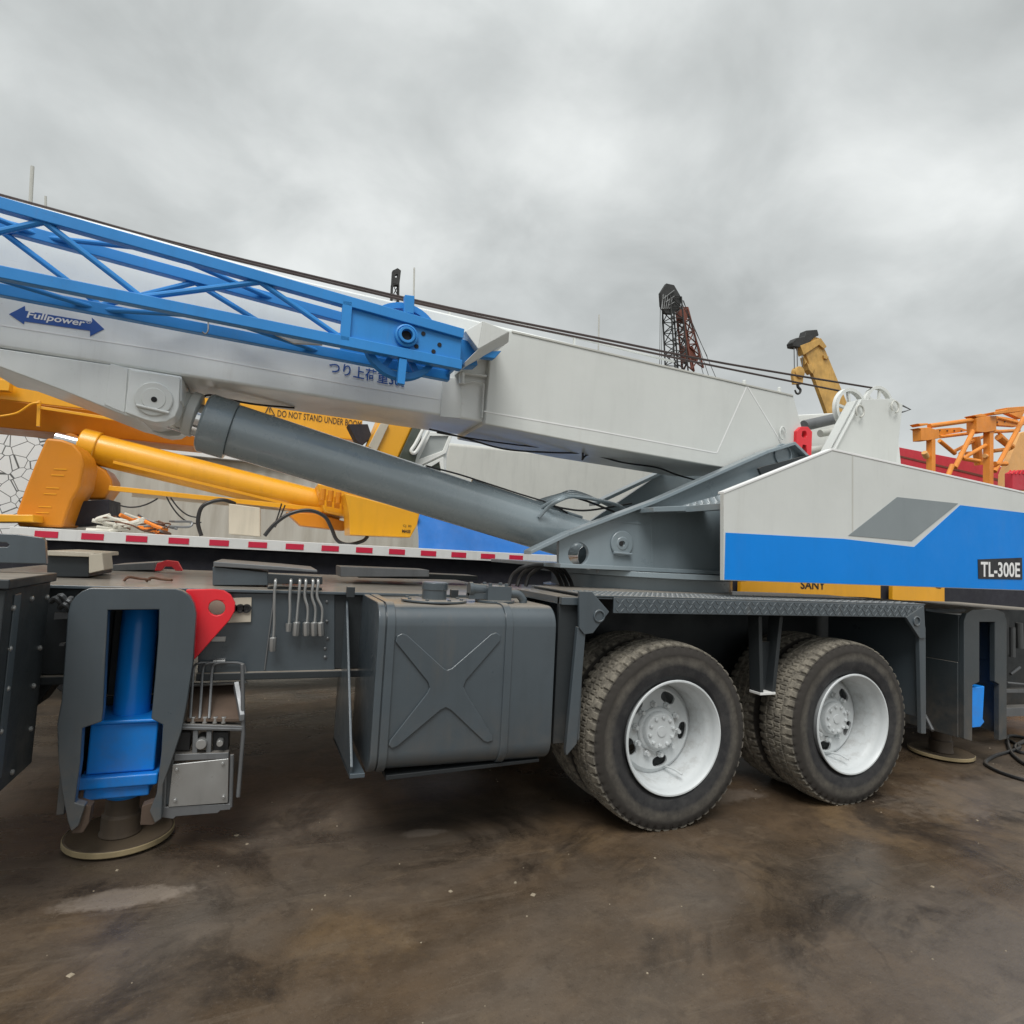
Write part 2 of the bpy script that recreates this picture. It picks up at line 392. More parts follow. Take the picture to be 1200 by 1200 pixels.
# --- wheels
def tyre_mesh():
    bm = bmesh.new(); NA, LUG = 448, 56
    cols = [(-.100, .296), (-.118, .305), (-.131, .327), (-.136, .331), (-.138, .338), (-.145, .38), (-.147, .415), (-.1435, .440), (-.1445, .444), (-.141, .455), (-.133, .478), (-.130, .484), (-.128, .4865)]
    ys = [-.126+.252*i/56 for i in range(57)]
    def rad(y, a):
        r = .510-.012*(abs(y)/.126)**2.5; q = (a*LUG/(2*math.pi)) % 1; tri = abs(q-.5)*2
        d = 0
        for g_, amp in ((-.055, .010), (0, .012), (.055, -.010)):
            if abs(y-g_-amp*(tri-.5)) < .0062: d = .010
        if abs(y) > .088:
            qq = (q+(.5 if y > 0 else 0)) % 1
            if qq < .26: d = .010
        elif abs(y) > .066:
            qq = (q+(.5 if y > 0 else 0)) % 1
            if .06 < qq < .18: d = .007
        elif q % .5 < .1 and abs(abs(y)-.028) < .02: d = .007
        return r-d
    rows = []
    for k in range(NA):
        a = 2*math.pi*k/NA; row = []
        prof = [(y, r) for y, r in cols]
        q = (a*LUG/(2*math.pi)) % 1
        out = []
        for i, (y, r) in enumerate(prof):
            if i >= 11 and q < .26: r -= .005; y += .003
            out.append((y, r))
        for y in ys: out.append((y, rad(y, a)))
        for i, (y, r) in reversed(list(enumerate(prof))):
            if i >= 11 and (q+.5) % 1 < .26: r -= .005; y += .003
            out.append((-y, r))
        # tiny rings on the side wall
        row = [bm.verts.new((r*math.cos(a), y, r*math.sin(a))) for y, r in out]
        rows.append(row)
    for k in range(NA):
        A, B = rows[k], rows[(k+1) % NA]
        for i in range(len(A)-1):
            f = bm.faces.new((A[i], A[i+1], B[i+1], B[i])); f.smooth = 12 > i or i > 67
    bmesh.ops.recalc_face_normals(bm, faces=bm.faces[:])
    me = bpy.data.meshes.new('tyre'); bm.to_mesh(me); bm.free(); me.materials.append(M['rubber']); return me
TYRE = tyre_mesh()

def disc_cut():
    b = MB(); b.lathe([(.10, .172), (.225, .180), (.252, .200), (.252, .212), (.225, .194), (.10, .186)], (0, -.145, 0), 'Y', 60, cap=False)
    d = b.build('disc_blank', 'rim_paint', None, 0)
    b = MB()
    for k in range(5):
        a = 2*math.pi*k/5-.12; c = Vector((math.cos(a), 0, math.sin(a)))*.186; t = Vector((-math.sin(a), 0, math.cos(a)))
        u = Vector((math.cos(a), 0, math.sin(a)))
        lo = []
        for j in range(20):
            th = 2*math.pi*j/20; ct, st = math.cos(th), math.sin(th)
            lo.append(c+t*(.050*math.copysign(abs(ct)**.75, ct))+u*(.030*math.copysign(abs(st)**.75, st)))
        b.hull([p+Vector((0, -.03, 0)) for p in lo], [p+Vector((0, .13, 0)) for p in lo])
    c_ = b.build('hole_cutters', 'void', None, 0)
    md = d.modifiers.new('cut', 'BOOLEAN'); md.operation = 'DIFFERENCE'; md.object = c_; md.solver = 'EXACT'
    dg = bpy.context.evaluated_depsgraph_get(); dg.update()
    me = bpy.data.meshes.new_from_object(d.evaluated_get(dg))
    bpy.data.objects.remove(d); bpy.data.objects.remove(c_); return me
DISC = disc_cut()
def rim_mesh(outer=True):
    b = MB()
    # barrel with rolled lip
    b.lathe([(.290, -.10), (.296, -.125), (.306, -.140), (.310, -.146), (.307, -.152), (.299, -.152), (.290, -.140), (.284, -.120), (.281, -.10), (.270, -.085), (.262, -.06),
             (.256, .03), (.252, .067), (.254, .10), (.275, .14), (.300, .146), (.296, .125)], (0, 0, 0), 'Y', 80, cap=False)
    b.bm.from_mesh(DISC)
    # hub cap and flange
    y0 = .032
    b.lathe([(.125, y0), (.125, y0-.012), (.118, y0-.02), (.104, y0-.022), (.100, y0-.05), (.094, y0-.056), (.03, y0-.058), (.028, y0-.064), (.001, y0-.065)], (0, 0, 0), 'Y', 40, cap=False)
    for k in range(10):
        a = 2*math.pi*k/10+.2
        b.lathe([(.0105, y0-.054), (.0105, y0-.066), (.006, y0-.069)], (.078*math.cos(a), 0, .078*math.sin(a)), 'Y', 6)
        a += .3
        b.lathe([(.019, y0+.006), (.019, y0-.014), (.014, y0-.018), (.012, y0-.034)], (.143*math.cos(a), 0, .143*math.sin(a)), 'Y', 6)
    # valve stem
    a = -1.25
    p = Vector((.225*math.cos(a), .04, .225*math.sin(a)))
    b.tube([p, p+Vector((.0, -.10, .01)), p+Vector((.012, -.15, .0))], .006, 8)
    o = b.build('rim', 'rim_paint', None, 0, sharp=38, recalc=True); me = o.data; bpy.data.objects.remove(o); return me
RIM = rim_mesh()
def wheel(x, y, flip=False, spin=0., dirty=False):
    w = bpy.data.objects.new('wheel', None); COL.objects.link(w); w.empty_display_size = .1
    w.matrix_basis = Matrix.Translation((x, y, .496)) @ Matrix.Rotation(math.pi if flip else 0, 4, 'Z') @ Matrix.Rotation(spin, 4, 'Y')
    adopt(w, TC)
    for nm, me in (('tyre', TYRE), ('rim', RIM)):
        o = bpy.data.objects.new(nm, me); COL.objects.link(o); o.parent = w
for i, x in enumerate((0, 1.35)):
    wheel(x, .165, spin=(.0, .35)[i]); wheel(x, .475, True, .3+i)
    wheel(x, 2.0, False, .9+i); wheel(x, 2.31, True, .2+i)

# --- chassis
b = MB()
b.box(-3.6, -2.88, .56, 1.0, .80, 1.185); b.box(-2.40, -.62, .56, 1.0, .80, 1.185); b.box(-3.6, -.62, 1.0, 1.92, .80, 1.185); b.box(-.62, 2.62, .80, 1.68, .62, 1.20); b.box(2.62, 3.9, .56, 1.92, .80, 1.185)
b.box(-2.40, -.62, .52, .60, .762, .797); b.box(-3.6, -2.88, .52, .60, .762, .797)             # bottom flange
b.box(-1.2, 2.7, .95, 1.5, .45, .66)                # cross members
for x in (0, 1.35): b.tube([(x, .64, .496), (x, 1.84, .496)], .085, 16)
b.lathe([(.001, -.22), (.14, -.2), (.2, -.1), (.2, .1), (.14, .2), (.001, .22)], (0, 1.24, .5), 'Y', 24); b.lathe([(.001, -.22), (.14, -.2), (.2, -.1), (.2, .1), (.14, .2), (.001, .22)], (1.35, 1.24, .5), 'Y', 24)
b.build('chassis_frame', 'carrier_dark', TC)
b = MB(); b.box(-3.6, -.6, .525, 2.45, 1.187, 1.203)
b.box(-.6, 2.62, .82, 1.66, 1.205, 1.215)
for px in (146, 556, 640): pass
b.build('deck', 'carrier_grey', TC)
# smooth side cheek panel with conduit line and rivets
b = MB(); b.pl([(232, 695), (392, 696), (392, 790), (232, 791)], .553, .004); b.build('frame_side_panel', 'carrier_grey', TC, .002)
b = MB()
for px, py in ((383, 705), (383, 728), (384, 748), (381, 760), (381, 770)): c = at(px, py, .55); b.lathe([(.008, .004), (.008, -.004), (.004, -.007)], c, 'Y', 8)
p = at(321, 700, .55); q = at(310, 785, .55); b.tube([p, q], .004, 6)
b.build('rivet', 'steel_dull', TC, 0, split=True)
# socket plate
b = MB(); b.pl([(236, 702), (295, 700), (294, 729), (236, 731)], .542, .012)
for k, (px, py) in enumerate(((272, 713), (281, 713), (290, 713))):
    pass
sp = b.build('socket_plate', 'tan_panel', TC, .002)
b = MB()
for px in (273, 281.5, 289): c = at(px, 713, .54); b.lathe([(.022, .003), (.022, -.008), (.013, -.008), (.012, .0)], c, 'Y', 16)
b.build('socket', 'hose_black', sp, 0, split=True)
b = MB(); b.pl([(248, 746), (265, 746), (264, 752), (247, 752)], .545, .012); b.build('name_plate', 'steel_bare', TC, .002)
# red lifting lug beside the jack housing
b = MB(); P = [(218, 691), (250, 690.5), (262, 692), (270, 697), (275.5, 706), (275, 716), (269, 727), (229, 772), (222, 776), (216, 776)]
b.pl(P, .46, .035, [[(254+10*math.cos(t*.3927), 712.5+9*math.sin(t*.3927)) for t in range(16)]])
b.build('lifting_lug', 'signal_red', TC)
# loose deck furniture
b = MB(); b.pl([(249, 664), (314, 671), (314, 686), (249, 686)], .72, .40); b.build('deck_box', 'carrier_grey', TC)
b = MB(); b.pl([(250, 658), (330, 664), (372, 668), (372, 671), (250, 664)], .70, .55); b.build('box_lid', 'steel_dull', TC)
b = MB(); b.pl([(314, 672), (378, 676), (378, 685), (314, 684)], .58, .06); b.box(*[at(314, 680, .62).x, at(378, 680, .62).x], .60, .72, 1.203, 1.215); rack = b.build('rod_rack', 'carrier_dark', TC)
b = MB(); b.pl([(399, 664), (503, 668), (503, 676), (399, 676)], 1.25, .3); b.build('step_plank', 'steel_dull', TC, split=True)
b = MB(); b.pl([(420, 669), (560, 675), (560, 680), (420, 677)], 1.5, .25); b.build('step_plank', 'carrier_dark', TC, split=True)
b = MB(); b.pl([(55, 651), (104, 653), (104, 676), (55, 676)], 1.05, .5); b.build('deck_box', 'carrier_dark', TC)
b = MB(); b.pl([(54, 645), (110, 648), (110, 653), (54, 651)], 1.02, .56); b.build('box_lid', 'tan_panel', TC)
b = MB(); b.pl([(104, 650), (120, 648), (122, 668), (104, 672)], 1.0, .2); b.build('deck_canister', 'tan_panel', TC)
b = MB(); b.pl([(181, 669), (184, 660), (195, 656.5), (208, 658), (214, 669), (206, 669), (201, 664), (193, 664), (189, 669)], 1.9, .05); b.build('deck_lug', 'signal_red', TC)
b = MB(); b.pl([(130, 662), (182, 659), (182, 668), (130, 669)], 1.95, .4); b.build('deck_tray', 'steel_dull', TC)
for px, py in ((146, 673), (172, 674)):
    b = MB(); c = at(px, py, .9); c.z = 1.205; b.tube(smooth_path([c, c+Vector((.02, 0, .02)), c+Vector((.07, .02, .012)), c+Vector((.12, -.02, .012))]), .007, 6); b.build('hook', 'rust', TC, 0)

# --- fuel tank
def tank_profile(inset=0):
    r, z0, z1, y0, y1 = .10, .43, 1.19, .0, .60; pts = []
    for cy, cz, a0 in ((y0+r, z1-r, 180), (y0+r, z0+r, 270)):
        seq = [a0-k*90/10 for k in range(11)]
        seq = [180-k*9 for k in range(11)] if cz > .8 else [270-k*9 for k in range(11)]
        if cz > .8: seq = seq[::-1]; seq = [90+k*9 for k in range(11)]
        else: seq = [180+k*9 for k in range(11)]
        for a in seq: pts.append((cy+(r-inset)*math.cos(R(a)), cz+(r-inset)*math.sin(R(a))))
    pts += [(y1-inset, z0+inset), (y1-inset, z1-inset)]
    return pts
TX0, TX1 = -1.637, -.755
b = MB(); prof = tank_profile()
b.hull([Vector((TX0+.012, y, z)) for y, z in tank_profile(.006)], [Vector((TX1, y, z)) for y, z in prof])
b.hull([Vector((TX0-.004, y, z)) for y, z in tank_profile(-.004)], [Vector((TX0+.03, y, z)) for y, z in tank_profile(-.004)])
ft = b.build('fuel_tank', 'carrier_grey', TC, .006)
b = MB()
for x0, x1, o_ in ((at(589.5, 800, 0).x, at(598, 800, 0).x, -.007), (-1.603, -1.565, -.006)):
    b.hull([Vector((x0, y, z)) for y, z in tank_profile(o_)], [Vector((x1, y, z)) for y, z in tank_profile(o_)])
b.build('tank_strap', 'carrier_grey', ft, .003, split=True)
# pressed cross: an X-shaped raised panel
C = at(524, 806, 0); cx, cz = C.x, C.z
def xshape(px): return [(at(x, y, 0).x, at(x, y, 0).z) for x, y in px]
X = [(463, 752), (465, 745), (471, 742), (477, 744), (520, 783), (524, 785), (529, 783), (575, 743), (581, 741), (586, 744), (586, 751), (546, 797), (543, 805), (546, 812), (577, 862), (577, 868), (571, 870), (566, 868), (528, 832), (522, 829), (516, 832), (466, 874), (459, 877), (455, 873), (457, 867), (500, 812), (503, 806), (501, 799)]
b = MB(); b.plate(xshape(X), -.0065, .003); b.build('pressed_cross', 'carrier_grey', ft, .008, seg=3)
b = MB(); c = Vector((-1.33, .24, 1.19)); b.lathe([(.165, 0), (.165, .008), (.16, .010), (.10, .010)], c, 'Z', 40); b.lathe([(.062, 0), (.062, .055), (.066, .057), (.066, .09), (.06, .095), (.001, .096)], c, 'Z', 32)
for k in range(8): b.lathe([(.010, .008), (.010, .018)], c+Vector((.14*math.cos(k*.785+.3), .14*math.sin(k*.785+.3), 0)), 'Z', 6)
b.build('filler_cap', 'carrier_grey', ft, .002)
b = MB(); c = Vector((-1.0, .25, 1.19)); b.lathe([(.105, 0), (.105, .012)], c, 'Z', 32); b.box(c.x-.06, c.x+.07, .19, .31, 1.2, 1.275)
b.tube([c+Vector((-.05, 0, .06)), c+Vector((-.14, -.01, .065))], .03, 16); b.lathe([(.036, 0), (.036, .02)], c+Vector((-.15, -.01, .065)), 'X', 16)
b.tube(smooth_path([c+Vector((.06, -.02, .045)), c+Vector((.12, -.02, .045)), c+Vector((.15, -.02, .02)), c+Vector((.155, -.02, -.0))]), .022, 14)
for k in range(4): b.lathe([(.011, .08), (.011, .1)], c+Vector((-.045+.09*(k % 2), -.045+.09*(k//2), 0)), 'Z', 6)
b.box(c.x-.15, c.x+.0, .22, .28, 1.205, 1.235)
b.build('return_valve', 'carrier_grey', ft, .003)
for px in (412, 534):
    c = at(px, 684, .45); b = MB(); b.box(c.x-.02, c.x+.02, .45, .49, 1.18, 1.235); b.build('tank_lug', 'carrier_dark', ft, split=True)
# triangular tank gusset
b = MB(); A = [(.70, 1.20), (.60, 1.205), (-.02, .49), (.0, .45), (.68, .40)]
b.hull([Vector((-1.725, y, z)) for y, z in A], [Vector((-1.713, y, z)) for y, z in A])
b.hull([Vector((-1.725, y, z)) for y, z in ((-.02, .44), (.68, .40), (.68, .42), (-.02, .46))], [Vector((-1.66, y, z)) for y, z in ((-.02, .44), (.68, .40), (.68, .42), (-.02, .46))])
b.build('tank_gusset', 'carrier_clean', TC, .003)
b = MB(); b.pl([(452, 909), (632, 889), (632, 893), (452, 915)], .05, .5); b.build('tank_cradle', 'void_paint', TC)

# --- mudguards
FX0, FX1 = -.56, 1.985
fd = MB(); fd.box(FX0, FX1, .0, .78, 1.247, 1.256); fd.box(FX0+.13, FX1-.03, -.004, .006, 1.165, 1.247); fd.box(FX0+.02, FX1-.01, .006, .78, 1.236, 1.246)
fender = fd.build('mudguard', 'carrier_grey', TC, .003)
b = MB(); k = 0                                       # raised chequer lozenges on edge and top
def loz(cx, cz, y, a, l=.017, w=.005, h=.0028, top=False):
    c, s_ = math.cos(a), math.sin(a)
    o = [(-l, 0), (0, -w), (l, 0), (0, w)]
    f = (lambda u, v, e: Vector((cx+u*c-v*s_, y-e, cz+u*s_+v*c))) if not top else (lambda u, v, e: Vector((cx+u*c-v*s_, cz+u*s_+v*c, y+e)))
    b.hull([f(u, v, -.001) for u, v in o], [f(u*.8, v*.55, h) for u, v in o])
nx = 72
for i in range(nx):
    for j in range(3):
        x = FX0+.15+(FX1-FX0-.2)*(i+.5*(j % 2))/nx; z = 1.182+.024*j
        loz(x, z, -.004, R(45) if (i+j) % 2 else R(-45))
for i in range(nx):
    for j in range(14): loz(FX0+.03+(FX1-FX0-.05)*(i+.5*(j % 2))/nx, .03+.024*j, 1.256, R(45) if (i+j) % 2 else R(-45), top=True)
b.build('chequer_tread', 'tread_glint', fender, 0)
def gusset(px, ringc, parent):
    b = MB(); b.pl(px, -.012, .02); c = at(*ringc, -.012)
    b.lathe([(.034, .004), (.034, -.006), (.028, -.009), (.024, -.006), (.024, .004)], c, 'Y', 24, cap=False); b.build('gusset', 'carrier_grey', parent, .003)
gusset([(679, 693), (694, 693.5), (714, 717), (695, 742), (685, 743.5), (679, 736)], (702, 722), fender)
gusset([(1062, 723.5), (1083, 709.5), (1085, 748), (1078, 748)], (1074, 728), fender)
b = MB(); b.box(-.72, -.575, .05, .075, .50, 1.24); b.build('mudguard_side', 'carrier_dark', TC)
b = MB(); P = xz([(677, 735), (687, 735), (676, 872), (664, 886), (663, 880)], .0); b.plate(P, 0, .03); b.box(-.60, -.585, .02, .70, .52, 1.24); b.box(-.72, -.60, .02, .62, 1.20, 1.24); b.build('mudguard_post', 'carrier_grey', TC)
b = MB(); P = xz([(1077, 735), (1085, 735), (1085.5, 860), (1080, 860)], .0); b.plate(P, 0, .03); b.box(1.975, 1.99, .02, .75, .50, 1.24)
b.build('mudguard_post', 'carrier_grey', TC)
b = MB(); b.pl([(889, 722), (893, 722), (895, 812), (891, 812)], .10, .09); b.pl([(914, 722), (918, 722), (909, 812), (905, 812)], .10, .09); b.pl([(892, 752), (914, 752), (909, 812), (894, 812)], .16, .02)
b.build('mudguard_bracket', 'carrier_dark', TC, split=True); b = MB(); b.pl([(891, 812), (909, 811), (909, 814), (891, 815)], .095, .09); b.build('bracket_foot', 'rail_white', TC, .002)

# --- outriggers
def e2p(pts, sc=2.857, oy=580, ox=0): return [(ox+x/sc, oy+y/sc) for x, y in pts]
HY = .35
H = e2p([(300, 312), (275, 322), (252, 340), (235, 365), (226, 400), (215, 560), (205, 690), (190, 768), (195, 900), (208, 1000), (225, 1090), (238, 1128), (262, 1110), (285, 1040), (250, 1030), (268, 900), (275, 782), (340, 760), (345, 720), (352, 560), (361, 386), (532, 384), (530, 470), (520, 600), (506, 750), (545, 770), (540, 860), (524, 1000), (500, 1060), (518, 1100), (540, 1085), (546, 970), (575, 890), (608, 790), (625, 700), (646, 560), (657, 400), (650, 365), (635, 338), (612, 322), (588, 314)])
def outrigger(dx, Yo, label=None):
    hb = MB(); hb.plate([(x+dx, z) for x, z in xz(H, HY)], HY, HY+.05)
    x0, x1 = at(80, 740, HY).x+dx+.02, at(222, 740, HY).x+dx-.03
    hb.box(x0, x0+.03, HY+.05, .95, .62, 1.17); hb.box(x1-.03, x1, HY+.05, .95, .62, 1.17); hb.box(x0+.03, x1-.03, HY+.05, .95, 1.14, 1.17); hb.box(x0+.03, x1-.03, .92, .95, .62, 1.14)
    hb.box(x0-.01, x0+.02, HY+.05, .90, .24, .62); hb.box(x1-.02, x1+.01, HY+.05, .90, .24, .62); hb.box(x0+.03, x1-.03, .89, .92, .24, .62)
    return hb, x0, x1
hb, x0, x1 = outrigger(0, HY)
og = hb.build('outrigger_housing', 'carrier_grey', TC, .005)
JC = Vector(((x0+x1)/2, .60, 0))
def jack(og, JX, JY, s=1.0):
    b = MB(); lean = Vector((.0, 0, 0))
    b.lathe([(.001, 1.125), (.072, 1.12), (.078, 1.11), (.078, .58)], (JX, JY, 0), 'Z', 40); b.build('jack_cylinder', 'jack_blue', og, .003)
    b = MB(); b.box(JX-.136, JX+.136, JY-.13, JY+.13, .35, .575); b.box(JX-.150, JX+.150, JY-.15, JY+.15, .575, .594)
    b.box(JX-.158, JX+.158, JY-.165, JY+.165, .295, .348); b.box(JX-.135, JX+.125, JY-.14, JY+.14, .24, .293)
    b.lathe([(.085, .30), (.085, .215), (.07, .20)], (JX, JY, 0), 'Z', 24); b.build('jack_box', 'jack_blue', og, .016, seg=4)
    b = MB(); b.lathe([(.070, .21), (.070, .13), (.082, .12), (.082, .05), (.09, .034)], (JX, JY, 0), 'Z', 32); b.build('jack_rod', 'pad_steel', og, .003)
    b = MB(); b.lathe([(.001, .012), (.205, .010), (.225, .018), (.225, .036), (.217, .042), (.185, .030), (.001, .032)], (JX, JY, 0), 'Z', 64, cap=False); jp = b.build('jack_pad', 'pad_steel', og, .002)
    b = MB(); b.lathe([(.224, .014), (.2275, .018), (.2275, .038), (.224, .041)], (JX, JY, 0), 'Z', 64, cap=False); b.build('pad_rim', 'pad_rim_tan', og, 0)
jack(og, -2.68, .675)
b = MB(); b.pl([(90, 940), (107, 945), (104, 965), (97, 976), (84, 977)], .37, .06); b.pl([(166, 945), (186, 938), (188, 962), (178, 967), (164, 967)], .37, .06); b.build('foot_guide', 'dirt_foot', og, .003, split=True)
# valve bank on the front outrigger
vb = MB(); Yv = .40
def vt(px, Y, r, n=8): vb.tube([at(x, y, Y) for x, y in px], r, n)
vt([(201, 852), (284, 854)], Yv, .012); vt([(284, 778), (285, 860), (279, 934)], Yv, .010)
vt([(196, 852), (192, 952)], Yv, .010); vt([(272, 884), (270, 946)], Yv, .010)
vb.pl([(190, 946), (270, 942), (270, 949), (258, 950), (255, 953), (206, 957), (203, 960), (189, 958)], Yv-.01, .10)
vb.pl([(201, 848), (285, 851), (285, 857), (201, 855)], Yv-.01, .06)
vb.pl([(204, 884), (268, 882), (268, 889), (204, 892)], Yv-.01, .05)
vb.pl([(226, 856), (232, 856), (231, 886), (225, 886)], Yv, .03); vb.pl([(242, 857), (248, 857), (247, 886), (241, 886)], Yv, .03)
vb.hull([at(274, 799, Yv+.1), at(280, 798, Yv+.1), at(287, 837, Yv-.02), at(281, 838, Yv-.02)], [at(274, 799, Yv+.1)+Vector((0, .0, -.03)), at(280, 798, Yv+.1)+Vector((0, 0, -.03)), at(287, 837, Yv-.02)+Vector((0, 0, -.03)), at(281, 838, Yv-.02)+Vector((0, 0, -.03))])
bank = vb.build('valve_bank', 'steel_dull', og, .003)
bank_objs = [bank]
b = MB(); b.pl([(202, 896), (268, 889), (267, 941), (197, 946)], Yv-.015, .012)
for px, py in ((207, 902), (205, 938), (262, 934), (261, 895)): b.lathe([(.008, .004), (.008, -.006)], at(px, py, Yv-.02), 'Y', 8)
b.build('valve_cover', 'steel_bare', bank, .003)
b = MB(); q0 = at(225, 800, Yv+.25); A = [at(222, 800, Yv+.28), at(276, 800, Yv+.28), at(282, 842, Yv), at(219, 842, Yv)]
b.hull(A, [p-Vector((0, 0, .015)) for p in A]); b.build('valve_tray', 'dirt_foot', bank, .002)
b = MB(); b.pl([(204, 858), (224, 858), (222, 880), (202, 880)], Yv+.02, .15); b.pl([(249, 858), (268, 858), (267, 884), (249, 884)], Yv+.03, .15); b.build('valve_body', 'hose_black', bank, .004, split=True)
b = MB(); b.lathe([(.022, -.02), (.025, 0), (.025, .1)], at(236, 871, Yv+.0), 'Y', 16); b.lathe([(.014, -.02), (.016, 0), (.016, .1)], at(258, 870, Yv+.0), 'Y', 12)
for px in (213, 226, 240, 252, 262): b.lathe([(.012, -.01), (.012, .02)], at(px, 845, Yv+.01), 'Z', 8)
b.build('valve_spool', 'steel_bare', bank, .002, split=True)
for i, px in enumerate((225, 236, 247)):
    b = MB(); b.tube(smooth_path([at(px-2, 842, Yv), at(px, 810, Yv+.08), at(px+2, 784, Yv+.12), at(px+7, 777.5, Yv+.12), at(px+20, 776.5, Yv+.13), at(280, 777, Yv+.13), at(287, 783, Yv+.13), at(287, 800, Yv+.13)]), .006, 8)
    b.build('valve_pipe', 'steel_dull', bank, 0)
b = MB(); vv = [at(222, 803, Yv+.2), at(290, 800, Yv+.2)]; b.tube(vv, .008, 8); b.tube([at(250, 776, Yv+.14), at(264, 775, Yv+.14)], .012, 8); b.build('pipe_clamp', 'steel_bare', bank, 0)

# rear outrigger: the same housing turned round on the other end of the frame
RY = .26
HR = [(1118, 730), (1120, 720), (1127, 714.5), (1166, 714), (1176, 717), (1180, 727), (1180, 800), (1172, 803), (1171, 862), (1158, 868), (1157, 802), (1166, 800), (1166, 729), (1147, 729), (1147, 800), (1141, 803), (1139, 868), (1134, 866), (1134, 803), (1117, 800)]
HR = [(1130, 728), (1133, 719), (1140, 714.5), (1168, 714), (1177, 718), (1180, 728), (1180, 866), (1171, 868), (1171, 802), (1166, 799), (1166, 729), (1148, 729), (1148, 799), (1140, 803), (1139.5, 869), (1130, 866)]
b = MB(); b.plate(xz(HR, RY), RY, RY+.04)
rx0, rx1 = at(1130, 760, RY).x, at(1180, 760, RY).x
b.box(rx0+.0, rx0+.03, RY+.04, 1.0, .80, 1.16); b.box(rx1-.03, rx1, RY+.04, 1.0, .8, 1.16); b.box(rx0+.03, rx1-.03, RY+.04, 1.0, 1.13, 1.16); b.box(rx0+.03, rx1-.03, .97, 1.0, .25, 1.13)
b.box(rx0-.012, rx0+.015, RY+.04, 1.0, .24, .80); b.box(rx1-.015, rx1+.012, RY+.04, 1.0, .24, .8)
rg = b.build('outrigger_housing', 'carrier_mid', TC, .005)
jack(rg, (rx0+rx1)/2, .60)
b = MB(); b.pl([(1139, 806), (1154, 804), (1152, 842), (1154, 846), (1149, 852), (1140, 853)], RY+.03, .2); b.build('jack_bracket', 'jack_blue', rg, .006)
b = MB(); b.tube([at(1084, 838, .45), at(1093, 856, .35)], .012, 8); b.build('drain_pipe', 'steel_dull', rg, 0)
b = MB(); b.pl([(1085, 713.5), (1118, 718), (1118, 720.5), (1085, 716)], .5, .3); b.build('beam_cap', 'carrier_grey', rg, .002)
b = MB(); b.pl([(1176, 830), (1230, 828), (1230, 838), (1176, 840)], .5, .1); b.pl([(1178, 808), (1230, 807), (1230, 812), (1178, 812)], .6, .06); b.tube([at(1180, 800, .6), at(1220, 804, .6)], .01, 8)
b.tube([at(1186, 735, .7), at(1186, 770, .7)], .025, 10); b.tube([at(1194, 730, .7), at(1195, 760, .7)], .03, 10); b.tube([at(1184, 790, .7), at(1195, 782, .7)], .014, 8)
b.build('valve_bank', 'steel_dull', rg, .003)
b = MB(); b.box(rx1+.03, 5.2, .80, 1.8, .22, 1.17); b.build('rear_locker', 'carrier_dark', TC)

# --- carrier locker at the cab end (only its rear end is in view)
b = MB(); b.box(-5.2, -2.985, -.06, .42, .46, 1.225); b.box(-5.2, -2.97, -.08, .44, 1.225, 1.262)
lk = b.build('side_locker', 'carrier_dark', TC, .006)
b = MB()
for y, z in ((.02, 1.15), (.03, 1.0), (.05, .85), (.03, .7), (.38, 1.16), (.36, .95), (.33, .8), (.35, .62), (.2, 1.17), (.19, .5)): b.lathe([(.011, -.004), (.011, .006), (.006, .010)], (-2.985, y, z), 'X', 10)
b.build('rivet', 'steel_bare', lk, 0, split=True)
b = MB(); b.hull([Vector((-2.985, y, z)) for y, z in ((.02, .52), (.08, .52), (.08, 1.2), (.02, 1.2))], [Vector((-2.98, y, z)) for y, z in ((.02, .52), (.08, .52), (.08, 1.2), (.02, 1.2))]); b.build('locker_seam', 'carrier_grey', lk, .002)
b = MB(); b.pl([(-80, 622), (20, 626), (50, 630), (52.5, 634), (54, 661), (-80, 658)], .30, .03, [[(-20, 635), (8, 636), (11, 638.5), (8, 641), (-20, 641)]]); b.build('locker_upstand', 'carrier_grey', lk, .004)
b = MB(); b.pl([(58, 700), (82, 700), (70, 792), (40, 830), (44, 790)], .62, .2); b.build('frame_bracket', 'carrier_dark', TC)
b = MB()
for k, (px, py) in enumerate(((60, 705), (66, 702), (74, 708), (70, 712))):
    b.tube(smooth_path([at(px, py, .52), at(px+6, py-4, .48), at(px+12, py+2, .5), at(px+18, py-1, .54)]), .012, 8)
b.pl([(64, 718), (80, 718), (79, 725), (63, 726)], .5, .03); b.pl([(70, 754), (76, 754), (75, 757), (69, 757)], .5, .03)
b.build('frame_fitting', 'steel_dull', TC, 0, split=True)

# --- superstructure
b = MB(); b.lathe([(.74, 1.205), (.74, 1.24), (.68, 1.245), (.68, 1.335), (.78, 1.34), (.78, 1.375)], (.55, 1.24, 0), 'Z', 80); b.build('slewing_ring', 'crane_grey', TC, .003)
b = MB(); b.box(-.44, 3.9, .62, 1.9, 1.378, 1.405); b.box(1.0, 3.9, .5, 2.0, 1.40, 1.66); b.build('turntable', 'crane_grey', TC)
NY = .70
near = [(655, 633), (668, 624), (770, 586), (898, 529.5), (920, 520.5), (933, 519), (941, 526), (948, 536), (948, 548), (860, 590), (852, 672), (655, 664)]
hole = [[(678+12*math.cos(t*math.pi/10), 649+13.5*math.sin(t*math.pi/10)) for t in range(20)]]
b = MB(); b.pl(near, NY, .035, hole); npl = b.build('boom_support', 'crane_grey', TC, .004)
b = MB()                                              # edge flange riding along the sloping edge
